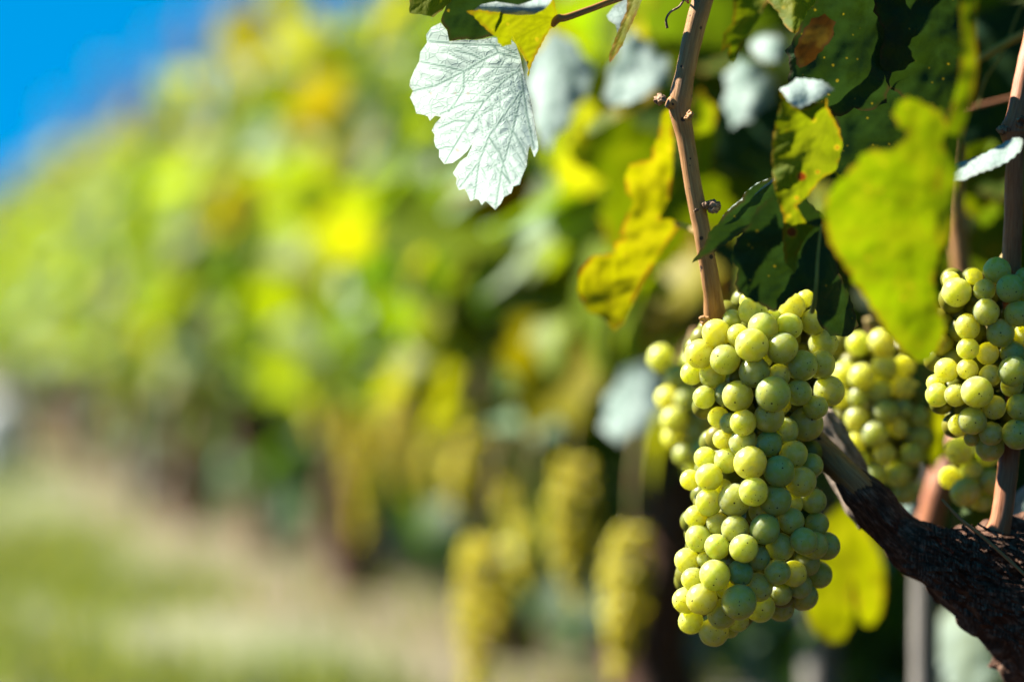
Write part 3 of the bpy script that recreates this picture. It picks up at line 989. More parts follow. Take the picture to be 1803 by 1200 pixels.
stake(1622, 1.85, .0085, .62, 'thin pale weathered stake standing below the old dark vine arm')
stake(1440, 2.35, .015, .50, 'grey weathered post low behind the bright lime leaf')
stake(250, 6.6, .02, .9, 'grey blurred post among the far vines at the grass edge')

# ================================================================== THE NEAR VINE
NV = empty('grapevine', (0.335, 1.46, ground_z(.335, 1.46)), 'sharp old grapevine at the right with dark gnarled arm, brown canes and spotted leaves', 'grapevine')


def tube_px(name, pts, parent, mat, n=60, segs=24, label=None, **kw):
    P = [at(u, v, y) for u, v, y, w in pts]
    Rr = [w * .5 * KPX * y for u, v, y, w in pts]
    o = link(name, tube(name, P, Rr, n, segs, **kw), parent, mat)
    if label: o['label'] = label
    return o


# trunk from the soil, bending into the dark arm
g0 = ground_z(.335, 1.46)
trunk = tube_px('trunk', [(2080, 1950, 1.50, 260), (2040, 1500, 1.48, 235), (1950, 1250, 1.46, 215), (1838, 1104, 1.43, 178), (1722, 1022, 1.41, 136), (1632, 976, 1.40, 94), (1568, 922, 1.396, 76), (1528, 876, 1.390, 66), (1500, 848, 1.388, 54), (1488, 836, 1.389, 40)],
                NV, M_TRUNK, 260, 110, rough=.20, rfreq=85, ridges=.09, flakes=.15, seed=3)
tube_px('trunk_head', [(1660, 1004, 1.40, 50), (1700, 982, 1.40, 84), (1760, 970, 1.405, 104), (1835, 966, 1.41, 120), (1920, 960, 1.43, 150), (1990, 1080, 1.45, 150)], NV, M_TRUNK, 70, 44, rough=.35, rfreq=85, ridges=.12, flakes=.16, seed=9)
# loose bark shreds on the arm
def shreds(name, n, seed, mat, base):
    rg = random.Random(seed)
    vs, fs = [], []
    for i in range(n):
        u, v, y, w = base(rg)
        p = at(u, v, y)
        d = Vector((rg.uniform(.7, 1), rg.uniform(-.3, .1), rg.uniform(-.85, .05))).normalized()
        s = Vector((-d.z, rg.uniform(-.6, .6), d.x)).normalized()
        L, W = rg.uniform(.004, .013), rg.uniform(.0003, .0011)
        cur = Vector((rg.uniform(-.3, .3), rg.uniform(-.8, 0), rg.uniform(-.2, .2))) * L * .4
        b = len(vs)
        for k in range(5):
            t = k / 4
            c = p + d * L * (t - .5) + cur * t * t
            ww = W * (1 - .5 * abs(t - .4)) * rg.uniform(.7, 1.2)
            th = Vector((0, .0005, 0))
            vs += [c + s * ww, c - s * ww, c - s * ww + th, c + s * ww + th]
        for k in range(4):
            a = b + 4 * k
            for q in range(4): fs.append((a + q, a + (q + 1) % 4, a + 4 + (q + 1) % 4, a + 4 + q))
        fs += [(b, b + 3, b + 2, b + 1), (b + 16, b + 17, b + 18, b + 19)]
    me = mesh_from(name, vs, fs, False)
    ul = me.uv_layers.new(name='leafmap')
    for lp in me.loops:
        c = me.vertices[lp.vertex_index].co
        ul.data[lp.index].uv = (c.x * 90, c.z * 90)
    return me


def arm_base(rg):
    t = rg.uniform(.3, 1)
    path = [(1520, 868, 1.379, 60), (1630, 962, 1.378, 104), (1720, 1005, 1.376, 150), (1835, 1090, 1.384, 190)]
    f = t * 3; k = min(int(f), 2); f -= k
    a = [path[k][j] * (1 - f) + path[k + 1][j] * f for j in range(4)]
    off = rg.uniform(-.46, .46)
    rad = a[3] * .5 * KPX * a[2]
    return a[0] + off * a[3] * .62, a[1] - off * a[3] * .8, a[2] + .6 * rad * (1 - math.sqrt(max(0, 1 - (2 * off) ** 2))), 1


link('bark_shreds', shreds('bark_shreds', 220, 5, M_TRUNK, arm_base), trunk, M_TRUNK)
def head_base(rg):
    u = rg.uniform(1650, 1810)
    return u, 940 + rg.uniform(-14, 46) + 30 * abs((u - 1750) / 100) ** 2 * .5, 1.375 + rg.uniform(-.008, .02), 1
link('bark_shreds', shreds('bark_shreds', 90, 8, M_TRUNK, head_base), trunk, M_TRUNK)
tube_px('spur', [(1545, 905, 1.42, 70), (1500, 845, 1.43, 62), (1462, 775, 1.435, 56), (1445, 735, 1.44, 50), (1440, 722, 1.44, 30)], NV, M_BARK_GREY, 50, 28, label='old spur with pale flaking bark', rough=.2, rfreq=90, ridges=.1, flakes=.12, seed=4)

# the main cane: rises from the arm, passes behind the bunch and leaves the frame at the top
cane1 = tube_px('cane', [(1650, 990, 1.412, 36), (1590, 938, 1.402, 50), (1510, 855, 1.387, 50), (1430, 775, 1.40, 46), (1350, 700, 1.41, 44), (1290, 630, 1.405, 42), (1262, 568, 1.385, 40), (1254, 510, 1.375, 32), (1240, 430, 1.37, 29), (1229, 372, 1.37, 31), (1219, 318, 1.37, 30), (1206, 240, 1.37, 31), (1197, 196, 1.37, 38), (1199, 172, 1.37, 40), (1206, 130, 1.37, 34), (1219, 70, 1.37, 35), (1237, 0, 1.37, 38), (1262, -90, 1.38, 36), (1280, -400, 1.40, 30), (1270, -800, 1.43, 22)],
                NV, M_CANE, 190, 28, rough=.05, rfreq=120, ridges=.03, seed=2)


def bud(u, v, y, r, dirv, parent, seed, mat=None):
    bm = bmesh.new()
    rg = random.Random(seed)
    c = at(u, v, y)
    q = Vector(dirv).normalized().to_track_quat('Z', 'Y').to_matrix().to_4x4()
    for k in range(5):
        off = Vector((rg.uniform(-.4, .4), rg.uniform(-.4, .4), rg.uniform(-.2, .8))) * r
        mtx = Matrix.Translation(c) @ q @ Matrix.Translation(off) @ Matrix.Diagonal((.62, .62, rg.uniform(.7, 1.1), 1))
        g = bmesh.ops.create_icosphere(bm, subdivisions=3, radius=r * rg.uniform(.55, .85), matrix=mtx)
        for vv in g['verts']:
            vv.co += vv.normal * 0 + Vector((noise.noise(vv.co * 900), noise.noise(vv.co * 900 + Vector((5, 0, 0))), noise.noise(vv.co * 900 + Vector((0, 9, 0))))) * r * .28
    me = bpy.data.meshes.new('bud'); bm.to_mesh(me); bm.free()
    me.polygons.foreach_set('use_smooth', [True] * len(me.polygons))
    link('bud', me, parent, mat or M_BUD)


bud(1172, 179, 1.366, .0042, (-1, 0, .3), cane1, 1)
link('bud', tube('bud', [at(1199, 190, 1.37), at(1186, 184, 1.368), at(1176, 180, 1.367)], [.0042, .0032, .0026], 10, 10, .15, 200), cane1, M_CANE)
bud(1212, 203, 1.358, .0026, (.2, -1, -.4), cane1, 2, M_CANE)
bud(1246, 362, 1.366, .0044, (1, -.2, 0), cane1, 3)
bud(1226, 372, 1.354, .0018, (-.1, -1, 0), cane1, 4)
bud(1246, 565, 1.372, .0030, (-1, -.2, .2), cane1, 5, M_CANE)
bud(1447, 868, 1.372, .0030, (-1, 0, -.3), cane1, 6, M_CANE)

cane2 = tube_px('cane', [(1757, 935, 1.385, 44), (1764, 905, 1.385, 36), (1775, 820, 1.39, 36), (1784, 700, 1.395, 34), (1782, 560, 1.39, 33), (1781, 480, 1.385, 34), (1784, 380, 1.38, 32), (1787, 270, 1.375, 31), (1783, 232, 1.375, 44), (1790, 205, 1.375, 36), (1806, 120, 1.38, 32), (1830, -10, 1.39, 31), (1850, -300, 1.4, 26), (1850, -600, 1.42, 18)],
                NV, M_REDCANE, 120, 26, label='reddish brown cane cut by the right frame edge', rough=.05, rfreq=120, ridges=.05, seed=6)
bud(1772, 228, 1.362, .0034, (-1, -.3, .2), cane2, 12)
bud(1795, 215, 1.36, .003, (.3, -1, .3), cane2, 13)
tube_px('cane', [(1712, 600, 1.62, 34), (1700, 520, 1.62, 34), (1690, 440, 1.62, 34), (1680, 330, 1.62, 33), (1690, 150, 1.62, 30), (1700, -300, 1.62, 26)], NV, M_CANE, 40, 14, label='blurred tan cane behind the right bunch', rough=.05)
tube_px('cane', [(1620, 1010, 1.66, 54), (1655, 850, 1.66, 46), (1720, 700, 1.68, 44), (1760, 500, 1.7, 40), (1800, 300, 1.7, 36)], NV, M_REDCANE, 40, 14, label='blurred pinkish cane behind the arm', rough=.05)
# thin olive shoots at the right edge
tube_px('shoot', [(1690, 125, 1.50, 13), (1740, 95, 1.48, 15), (1800, 62, 1.46, 17), (1900, 20, 1.45, 18)], NV, plain_material('green_shoot', (0.12, 0.14, 0.02), (0.22, 0.16, 0.03), 60), 30, 10)
tube_px('shoot', [(1690, 195, 1.55, 6), (1740, 182, 1.55, 6), (1810, 165, 1.55, 7)], NV, M_REDCANE, 20, 8)
tube_px('tendril', [(1722, 190, 1.50, 4), (1735, 140, 1.49, 4), (1765, 95, 1.48, 4), (1790, 30, 1.48, 4), (1812, -20, 1.48, 4)], NV, plain_material('tendril_skin', (0.16, 0.17, 0.03), (0.22, 0.20, 0.04), 60), 30, 8)
tube_px('tendril', [(1175, 50, 1.36, 5), (1173, 35, 1.36, 4), (1180, 22, 1.36, 4), (1196, 12, 1.36, 4), (1205, 0, 1.365, 4), (1212, 5, 1.37, 4), (1207, -8, 1.37, 4), (1200, -2, 1.37, 4), (1222, -14, 1.37, 4)], NV, M_BUD, 60, 8)
tube_px('dry_stalk', [(1658, 878, 1.362, 5), (1690, 912, 1.36, 6), (1725, 940, 1.358, 6), (1765, 975, 1.357, 6), (1812, 1018, 1.355, 7)], NV, M_CANE, 40, 8, label='thin dry stalk lying over the arm', rough=.1)

# ------------------------------------------------------------------ the sharp leaves
L = traced_leaf
WHITE = [(776, 40), (760, 48), (750, 62), (752, 75), (740, 92), (738, 108), (729, 125), (722, 142), (721, 152), (727, 160), (722, 172), (730, 188), (733, 200), (745, 202), (753, 205), (757, 213), (766, 204), (777, 206),
         (766, 218), (760, 230), (765, 237), (764, 248), (767, 259), (773, 264), (773, 277), (782, 289), (797, 287), (810, 278), (823, 266), (834, 250), (822, 276), (810, 284), (797, 305), (804, 314), (803, 324), (808, 335), (818, 332), (823, 341), (828, 354), (838, 350), (843, 352), (848, 361), (855, 354), (872, 369), (882, 358), (887, 347), (900, 340), (904, 328), (915, 325), (918, 313), (927, 293), (930, 267), (933, 256), (941, 277), (948, 263), (947, 247), (942, 217), (937, 193), (930, 160), (922, 130), (916, 100), (908, 78), (900, 70), (870, 66), (838, 71), (815, 70), (791, 73), (787, 54)]
WV = [[(912, 96), (880, 80), (840, 78), (800, 76), (756, 72)], [(912, 102), (877, 92), (850, 105), (817, 125), (767, 150), (725, 160)], [(915, 122), (887, 142), (853, 177), (827, 213), (800, 257), (783, 287)],
      [(918, 160), (887, 202), (860, 240), (843, 285), (834, 350)], [(918, 160), (902, 230), (882, 300), (872, 366)], [(917, 130), (927, 200), (940, 262)],
      [(817, 125), (790, 118), (760, 112), (740, 108)], [(850, 105), (830, 95), (800, 88)], [(827, 213), (800, 212), (772, 225)], [(800, 257), (785, 258), (772, 262)], [(860, 240), (880, 270), (897, 322)], [(902, 230), (920, 262), (928, 284)], [(853, 177), (815, 182), (775, 200)], [(843, 285), (825, 308), (810, 328)], [(882, 300), (898, 322)], [(817, 125), (815, 160), (790, 196)], [(877, 92), (872, 82), (850, 60)]]
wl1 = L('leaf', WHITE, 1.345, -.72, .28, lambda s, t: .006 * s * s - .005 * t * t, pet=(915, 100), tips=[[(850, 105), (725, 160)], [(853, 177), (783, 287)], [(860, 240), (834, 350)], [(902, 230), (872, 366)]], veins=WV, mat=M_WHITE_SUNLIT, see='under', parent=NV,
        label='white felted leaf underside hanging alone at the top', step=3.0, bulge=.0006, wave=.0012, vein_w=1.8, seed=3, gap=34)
GF = [(821, 20), (834, 28), (847, 43), (863, 58), (875, 65), (877, 75), (885, 82), (900, 78), (902, 63), (910, 77), (917, 90), (927, 110), (930, 123), (928, 142), (934, 117), (945, 93), (957, 70), (967, 53), (983, 37), (978, 14), (974, -6), (960, 8), (940, 18), (905, 20), (870, 22), (845, 18)]
gl = L('leaf', GF, 1.325, .45, -.35, lambda s, t: .004 * s * s, pet=(978, 33), tips=[(824, 20), (885, 80), (928, 135), (905, 18)], mat=M_YELGREEN, see='top', parent=NV, label='yellow-green leaf folded over the white leaf', step=3.0, wave=.002, seed=5, gap=18, teeth=1.0, tooth_len=7, vein_w=1.7)
L('leaf', [(832, 20), (847, 8), (873, 3), (913, 9), (935, 2), (962, -12), (980, -14), (968, 6), (958, 17), (940, 26), (913, 27), (880, 24), (857, 22)], 1.318, -.4, .9, lambda s, t: .006 * t * t, mat=M_WHITE, see='under', parent=NV, label='curled pale rim of the folded leaf', step=3.0, seed=6, wave=.002)
tube_px('petiole', [(972, 44, 1.335, 12), (983, 33, 1.333, 15), (997, 31, 1.335, 13), (1040, 16, 1.345, 12), (1100, -6, 1.36, 12), (1215, -40, 1.37, 12)], gl, plain_material('petiole_skin', (0.36, 0.17, 0.03), (0.24, 0.10, 0.04), 50, .5), 40, 12)
L('leaf', [(776, 36), (790, 0), (800, -30), (860, -60), (940, -40), (935, 10), (870, 62), (858, 66), (838, 70), (815, 69), (791, 72), (787, 52), (777, 40)], 1.375, .4, -.3, None, pet=(930, -20), tips=[(780, 38), (830, 68), (868, 60)], mat=M_DARK, see='top', parent=NV, label='dark green shaded leaf above the white leaf', step=4, seed=7, teeth=1.0, wave=.004)
L('leaf', [(722, -8), (721, 24), (740, 25), (763, 30), (778, 18), (792, 4), (806, -8), (780, -40), (740, -40)], 1.345, -.3, .2, None, pet=(800, -35), tips=[(725, 20), (760, 28)], mat=M_YELGREEN, see='top', parent=NV, label='yellowish leaf tip at the top edge left of the white leaf', step=4, seed=8, teeth=1.0)
# leaves round the main bunch
L('leaf', [(1218, 463), (1243, 427), (1248, 410), (1268, 390), (1272, 380), (1290, 364), (1307, 352), (1310, 340), (1333, 323), (1364, 310), (1400, 300), (1430, 330), (1400, 380), (1360, 392), (1317, 402), (1293, 418), (1257, 444)], 1.330, .75, -.55, lambda s, t: -.003 * s, pet=(1425, 330), tips=[(1220, 462), (1300, 412), (1310, 345)], mat=M_DARK, see='top', parent=NV, label='pointed blue-green leaf crossing the main cane', step=3.5, seed=11, teeth=1.3, tooth_len=8, wave=.002)
L('leaf', [(1268, 391), (1273, 379), (1290, 362), (1306, 350), (1311, 339), (1333, 322), (1366, 309), (1366, 316), (1340, 334), (1322, 350), (1300, 368)], 1.326, -.7, .9, None, mat=M_WHITE, see='under', parent=NV, label='upturned pale rim of the pointed leaf', step=3.5, seed=12)
L('leaf', [(1317, 398), (1297, 420), (1290, 443), (1287, 460), (1299, 473), (1293, 500), (1300, 514), (1313, 523), (1343, 537), (1364, 549), (1381, 533), (1403, 514), (1430, 505), (1436, 540), (1442, 570), (1463, 590), (1493, 592), (1511, 573), (1504, 545), (1493, 513), (1477, 480), (1470, 430), (1450, 380), (1410, 345), (1370, 340), (1335, 365)], 1.312, .8, -.35, lambda s, t: .010 * s * s, pet=(1440, 385), tips=[[(1437, 470), (1445, 570)], (1365, 545), (1292, 455), (1500, 575)], mat=M_DARK, see='top', parent=NV, label='dark green leaf shading the top of the main bunch', step=3.5, seed=13, teeth=1.4, tooth_len=9, wave=.004)
tube_px('petiole', [(1446, 395, 1.306, 5), (1440, 450, 1.303, 6), (1437, 500, 1.302, 7), (1433, 535, 1.305, 9), (1430, 548, 1.31, 10)], NV, plain_material('green_petiole', (0.10, 0.14, 0.02), (0.2, 0.2, 0.03), 50, .5), 24, 10)
sl = L('leaf', [(1372, 158), (1376, 176), (1372, 190), (1366, 215), (1360, 245), (1358, 280), (1363, 330), (1373, 363), (1381, 385), (1378, 413), (1380, 440), (1382, 463), (1392, 470), (1399, 481), (1405, 447), (1417, 419), (1434, 400), (1420, 392), (1412, 380), (1402, 362), (1414, 352), (1424, 343), (1445, 315), (1472, 300), (1478, 278), (1484, 256), (1478, 228), (1464, 202), (1456, 188), (1456, 172), (1440, 182), (1425, 190), (1400, 190)], 1.285, .40, -.25, lambda s, t: .008 * s * s, pet=(1460, 185), tips=[[(1415, 250), (1370, 340)], (1365, 230), [(1450, 240), (1410, 330), (1398, 470)], (1475, 280)], mat=M_SPOTTED, see='top', parent=NV, label='yellow-green leaf with rusty spots and a ragged tail', step=3.5, seed=14, teeth=1.2, tooth_len=9, wave=.005)
L('leaf', [(1372, 157), (1392, 148), (1402, 138), (1425, 140), (1446, 142), (1462, 152), (1468, 158), (1452, 168), (1430, 180), (1410, 190), (1396, 186), (1384, 172)], 1.275, -.5, .5, lambda s, t: .007 * s * t, mat=M_WHITE, see='under', parent=NV, label='crumpled grey-white rim above the spotted leaf', step=3, seed=15, wave=.008, teeth=1.5, tooth_len=7)
bl = L('leaf', [(1450, 372), (1458, 340), (1482, 315), (1505, 292), (1522, 268), (1545, 262), (1565, 268), (1590, 250), (1602, 236), (1580, 218), (1572, 196), (1585, 178), (1602, 172), (1622, 180), (1642, 192), (1660, 196), (1668, 240), (1676, 300), (1674, 350), (1664, 400), (1652, 448), (1642, 490), (1650, 530), (1664, 570), (1660, 606), (1632, 640), (1604, 632), (1574, 602), (1548, 562), (1520, 520), (1490, 470), (1460, 428)], 1.185, .40, -.35, lambda s, t: -.003 * s * s, pet=(1655, 200), tips=[[(1590, 380), (1625, 630)], (1455, 375), [(1600, 300), (1540, 500)], (1660, 560), (1580, 190)], mat=M_LIME, see='top', parent=NV, label='large soft lime-green leaf nearest the viewer', step=5, sm=1, seed=16, teeth=3.2, tooth_len=12, wave=.003, vein_w=5, bulge=.0002)
L('leaf', [(1688, -30), (1722, -30), (1716, 60), (1722, 110), (1714, 170), (1696, 225), (1692, 262), (1686, 330), (1676, 400), (1658, 452), (1648, 400), (1648, 330), (1656, 262), (1672, 200), (1690, 140), (1694, 60)], 1.165, -1.1, .1, lambda s, t: .01 * s, mat=M_LIME, see='top', parent=NV, label='narrow folded edge of the large lime leaf', step=5, sm=1, seed=17, wave=.004)
L('leaf', [(1666, 296), (1680, 288), (1700, 284), (1722, 276), (1750, 262), (1778, 246), (1800, 240), (1800, 262), (1780, 280), (1752, 296), (1724, 304), (1704, 314), (1684, 320), (1668, 312)], 1.30, -.5, 1.1, None, mat=M_WHITE, see='under', parent=NV, label='pale leaf seen edge-on beside the right cane', step=4, sm=1, seed=18, teeth=1.5, tooth_len=8)
L('leaf', [(1187, 388), (1160, 384), (1178, 350), (1184, 300), (1186, 240), (1180, 190), (1165, 200), (1160, 240), (1148, 262), (1148, 280), (1128, 284), (1109, 290), (1100, 312), (1103, 338), (1117, 356), (1104, 378), (1090, 412), (1098, 420), (1082, 426), (1082, 446), (1062, 448), (1043, 450), (1020, 478), (1018, 516), (1034, 548), (1060, 558), (1082, 582), (1098, 568), (1114, 530), (1142, 478), (1168, 438), (1194, 400)], 1.505, .30, -.30, lambda s, t: .003 * s * s, pet=(1192, 395), tips=[(1180, 210), [(1130, 400), (1025, 500)], (1115, 320), (1080, 570)], mat=M_YELLOW, see='top', parent=NV, label='yellow leaf with brown notched margin left of the main cane', step=4.5, seed=19, teeth=1.2, tooth_len=9, wave=.006)
tube_px('petiole', [(1190, 394, 1.503, 8), (1215, 402, 1.49, 8), (1240, 415, 1.46, 9)], NV, M_STEM, 12, 8)
L('leaf', [(1106, -20), (1136, -20), (1128, 6), (1117, 33), (1104, 60), (1096, 80), (1084, 98), (1074, 111), (1072, 98), (1079, 80), (1086, 62), (1094, 40), (1103, 20)], 1.375, -.9, .2, None, pet=(1122, -15), tips=[(1076, 108)], mat=M_YELGREEN, see='top', parent=NV, label='slim yellow-green leaf seen edge-on left of the cane', step=3.5, seed=20, teeth=.8, tooth_len=7)
L('leaf', [(1068, 28), (1082, 10), (1110, -10), (1106, 20), (1098, 42), (1088, 62), (1084, 44), (1072, 36)], 1.40, -.5, .3, None, mat=M_WHITE, see='under', parent=NV, label='small pale leaf corner behind the slim leaf', step=4, seed=21)
L('leaf', [(1288, -20), (1372, -20), (1350, 4), (1338, 30), (1318, 60), (1304, 84), (1293, 112), (1282, 104), (1284, 80), (1270, 92), (1274, 60), (1290, 40), (1292, 12)], 1.44, -.4, .3, lambda s, t: .006 * s, pet=(1350, -15), tips=[(1290, 105), (1300, 40)], mat=M_LIME, see='top', parent=NV, label='bright lime leaf tip right of the cane at the top edge', step=4, seed=22, teeth=1.0)
L('leaf', [(1352, -20), (1444, -20), (1436, 8), (1428, 30), (1412, 48), (1400, 60), (1384, 48), (1370, 22), (1352, 2)], 1.385, -.2, .5, lambda s, t: .006 * abs(s), pet=(1420, -20), tips=[(1400, 58), (1360, 0)], mat=M_SPOTTED, see='top', parent=NV, label='green leaf tip with a serrated yellow half at the top edge', step=3.5, seed=23, teeth=1.6, tooth_len=8)
# big shaded leaves at the upper right
L('leaf', [(1388, 150), (1392, 112), (1384, 90), (1400, 66), (1418, 30), (1440, 0), (1450, -40), (1500, -60), (1560, -50), (1580, 0), (1572, 50), (1590, 90), (1568, 130), (1560, 180), (1530, 196), (1504, 190), (1480, 206), (1450, 190), (1420, 172)], 1.345, .8, -.3, lambda s, t: .010 * s * s, pet=(1540, -40), tips=[(1390, 130), (1420, 40), (1500, 200), (1570, 120)], mat=M_DARK, see='top', parent=NV, label='large deep green shaded leaf at the upper right', step=5, seed=24, teeth=2.4, tooth_len=12, wave=.008)
L('leaf', [(1540, -50), (1620, -70), (1710, -50), (1716, 20), (1700, 60), (1706, 110), (1690, 150), (1674, 196), (1640, 184), (1618, 196), (1590, 170), (1560, 150), (1548, 100), (1560, 60), (1540, 20)], 1.372, .5, -.5, lambda s, t: -.010 * s * s, pet=(1640, -50), tips=[(1672, 185), (1560, 130), (1700, 60)], mat=M_DARK, see='top', parent=NV, label='deep green leaf in shade under the top edge', step=5, seed=26, teeth=2.4, tooth_len=12, wave=.008)
L('leaf', [(1398, 96), (1412, 60), (1430, 34), (1452, 26), (1470, 40), (1464, 70), (1446, 88), (1428, 110), (1408, 120)], 1.325, .3, -.3, None, pet=(1465, 30), tips=[(1402, 112)], mat=M_RUST, see='top', parent=NV, label='withered rusty brown leaf lobe over the deep green leaf', step=4, seed=27, teeth=2.5, tooth_len=10, wave=.006)
L('leaf', [(1470, 200), (1520, 150), (1600, 150), (1680, 180), (1680, 250), (1640, 300), (1590, 330), (1540, 340), (1500, 320), (1470, 300), (1478, 250)], 1.39, .8, -.1, None, pet=(1660, 180), tips=[(1480, 210), (1500, 310), (1620, 300)], mat=M_DARK, see='top', parent=NV, label='deep green leaf in shade behind the spotted leaf', step=5, seed=25, teeth=1.6, tooth_len=11, wave=.008)
# blurred leaves behind, pale undersides and lit tops
BLUR = [
    ([(940, 90), (985, 50), (1020, 90), (1048, 130), (1020, 180), (985, 230), (955, 270), (940, 200), (930, 140)], 1.75, 'under', M_WHITE, 'blurred pale leaf right of the white leaf', -.6, .4),
    ([(1062, 160), (1080, 110), (1100, 70), (1120, 55), (1150, 90), (1180, 110), (1165, 150), (1120, 185), (1080, 195)], 1.68, 'under', M_WHITE, 'blurred white leaf between the slim leaf and the cane', -.5, .4),
    ([(1030, 225), (1070, 190), (1120, 180), (1165, 150), (1150, 180), (1100, 205), (1060, 225), (1040, 240)], 1.66, 'top', M_LIME, 'blurred lime rim under the white leaf', -.4, .6),
    ([(1280, 120), (1310, 105), (1345, 120), (1368, 150), (1350, 190), (1310, 215), (1285, 220), (1278, 170)], 1.70, 'under', M_WHITE, 'blurred pale leaf hanging right of the cane', -.5, .3),
    ([(1320, 70), (1360, 58), (1388, 80), (1385, 105), (1350, 112), (1325, 95)], 1.68, 'under', M_WHITE, 'small blurred pale leaf under the lime leaf tip', -.5, .6),
    ([(1215, 165), (1240, 160), (1262, 200), (1262, 260), (1245, 320), (1225, 300), (1218, 230)], 1.66, 'top', M_LIME, 'blurred green leaf hanging behind the cane', .4, -.2),
    ([(1220, 90), (1260, 75), (1300, 95), (1288, 130), (1250, 150), (1222, 140)], 1.9, 'under', M_YELLOW, 'blurred dry tan leaf behind the cane', -.4, .4),
    ([(1060, 740), (1075, 690), (1110, 640), (1150, 640), (1172, 680), (1160, 730), (1120, 760), (1080, 778)], 1.95, 'under', M_WHITE, 'blurred pale leaf left of the main bunch', -.5, .4),
    ([(1452, 905), (1500, 880), (1530, 940), (1556, 985), (1556, 1070), (1532, 1106), (1512, 1090), (1506, 1020), (1498, 1024), (1502, 1095), (1480, 1134), (1440, 1122), (1418, 1080), (1424, 1030), (1450, 970)], 1.72, 'top', M_YELGREEN, 'bright blurred lime leaf glowing below the main bunch', .5, -.3),
    ([(1625, 720), (1660, 715), (1672, 760), (1660, 810), (1640, 830), (1620, 790)], 1.6, 'top', M_YELGREEN, 'blurred yellow leaf between the two rear bunches', .4, -.2),
    ([(1585, 860), (1610, 830), (1625, 860), (1610, 900), (1590, 910)], 1.6, 'under', M_WHITE, 'small blurred pale leaf under the middle bunch', -.4, .3),
    ([(1680, 900), (1710, 880), (1750, 870), (1760, 900), (1740, 935), (1700, 935), (1676, 920)], 1.46, 'top', M_GREEN, 'green leaf behind the reddish cane on the arm', -.3, .6),
    ([(1782, 900), (1795, 860), (1830, 830), (1850, 880), (1830, 930), (1790, 935)], 1.44, 'under', M_WHITE, 'pale leaf at the right edge above the arm', -.3, .4),
    ([(1640, 1090), (1700, 1060), (1760, 1100), (1770, 1180), (1700, 1230), (1640, 1180)], 1.9, 'under', M_GREEN, 'blurred pale blue-grey leaf under the arm', -.2, .8),
    ([(1700, 370), (1740, 350), (1775, 400), (1775, 460), (1740, 490), (1705, 450)], 1.75, 'under', M_GREEN, 'blurred shaded leaf between the two right canes', .5, .2),
]
for k, (pl, y, see, mat, lab, a, b) in enumerate(BLUR):
    pa = np.array(pl); c = pa.mean(0)
    top = tuple(pa[np.argmin(pa[:, 1])]); bot = tuple(pa[np.argmax(pa[:, 1])])
    L('leaf', pl, y, a, b, lambda s, t: .008 * s * s, pet=top, tips=[bot, tuple(pa[0]), tuple(pa[len(pa) // 2])], mat=mat, see=see, parent=NV, label=lab, step=7, sm=1, seed=40 + k, teeth=2 if 'lime' in lab else 7, tooth_len=12 if 'lime' in lab else 30, wave=.006, vein_w=4)

# whole leaves filling the near vine behind the sharp ones
GEN = [generic_leaf_mesh('vine_leaf', 60 + k, 2, .2 + .1 * (k % 3), .2 + .15 * (k % 2)) for k in range(4)]
GMAT = [M_GREEN, M_DARK, M_LIME, M_YELGREEN, M_GREEN]
GLEAF = []
for me in GEN:
    for mt in (M_GREEN, M_DARK, M_LIME, M_YELGREEN):
        c = me.copy(); c.materials.append(mt); GLEAF.append(c)
rg = random.Random(21)
gcount = 0


def put_leaf(x, y, z, size, nrm, tip, kind):
    o = bpy.data.objects.new('leaf', GLEAF[rg.randrange(4) * 4 + kind]); COL.objects.link(o)
    o.parent = NV
    B = basis(np.array(nrm, float), np.array(tip, float))
    mt = Matrix([[*B[r], 0] for r in range(3)] + [[0, 0, 0, 1]])
    o.rotation_euler = mt.to_3x3().to_euler()
    o.location = Vector((x, y, z)) - NV.location
    o.scale = (size, size, size)
    return o


# deep leaves of the canopy behind the canes (in frame, in shade)
while gcount < 44:
    u, v = rg.uniform(1215, 1890), rg.uniform(-60, 640)
    y = rg.uniform(1.62, 2.15)
    if v > 420 and u < 1400: continue
    p = at(u, v, y)
    put_leaf(p.x, p.y, p.z, rg.uniform(.075, .12), (rg.uniform(-.6, .8), rg.uniform(-1.2, -.1), rg.uniform(-.1, .8)), (rg.uniform(-.5, .5), rg.uniform(-.3, .3), -1), rg.choice([0, 1, 1, 0, 1, 2]))
    gcount += 1
# unseen canopy above and beyond the frame, added to cast shade on the vine
spots = []
for k in range(330):
    f = RNG.random()
    x = RNG.uniform(.06, .75); y = RNG.uniform(1.25, 2.2); z = RNG.uniform(.56, 1.15)
    if x < .31 - (z - .45) * .98: continue
    if z < .53 + .114 * y and x / y / KPX < 980: continue
    spots.append((np.array([x, y, z]), np.array([-.4, -.1, .7]) + RNG.normal(0, .5, 3), np.array([-.2, 0, -1.]) + RNG.normal(0, .5, 3), RNG.uniform(.08, .125), TINTS[RNG.choice([0, 1, 4])][0]))
for k in range(150):
    x = RNG.uniform(.33, .85); y = RNG.uniform(1.3, 2.3); z = RNG.uniform(.22, .60)
    if abs(x / y / KPX) < 930 and y < 1.6: continue
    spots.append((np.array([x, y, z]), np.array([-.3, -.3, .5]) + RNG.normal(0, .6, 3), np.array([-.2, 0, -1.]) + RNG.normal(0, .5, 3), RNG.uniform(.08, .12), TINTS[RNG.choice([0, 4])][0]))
o = link('crown', foliage_mesh('crown', spots), NV, M_FOLIAGE)

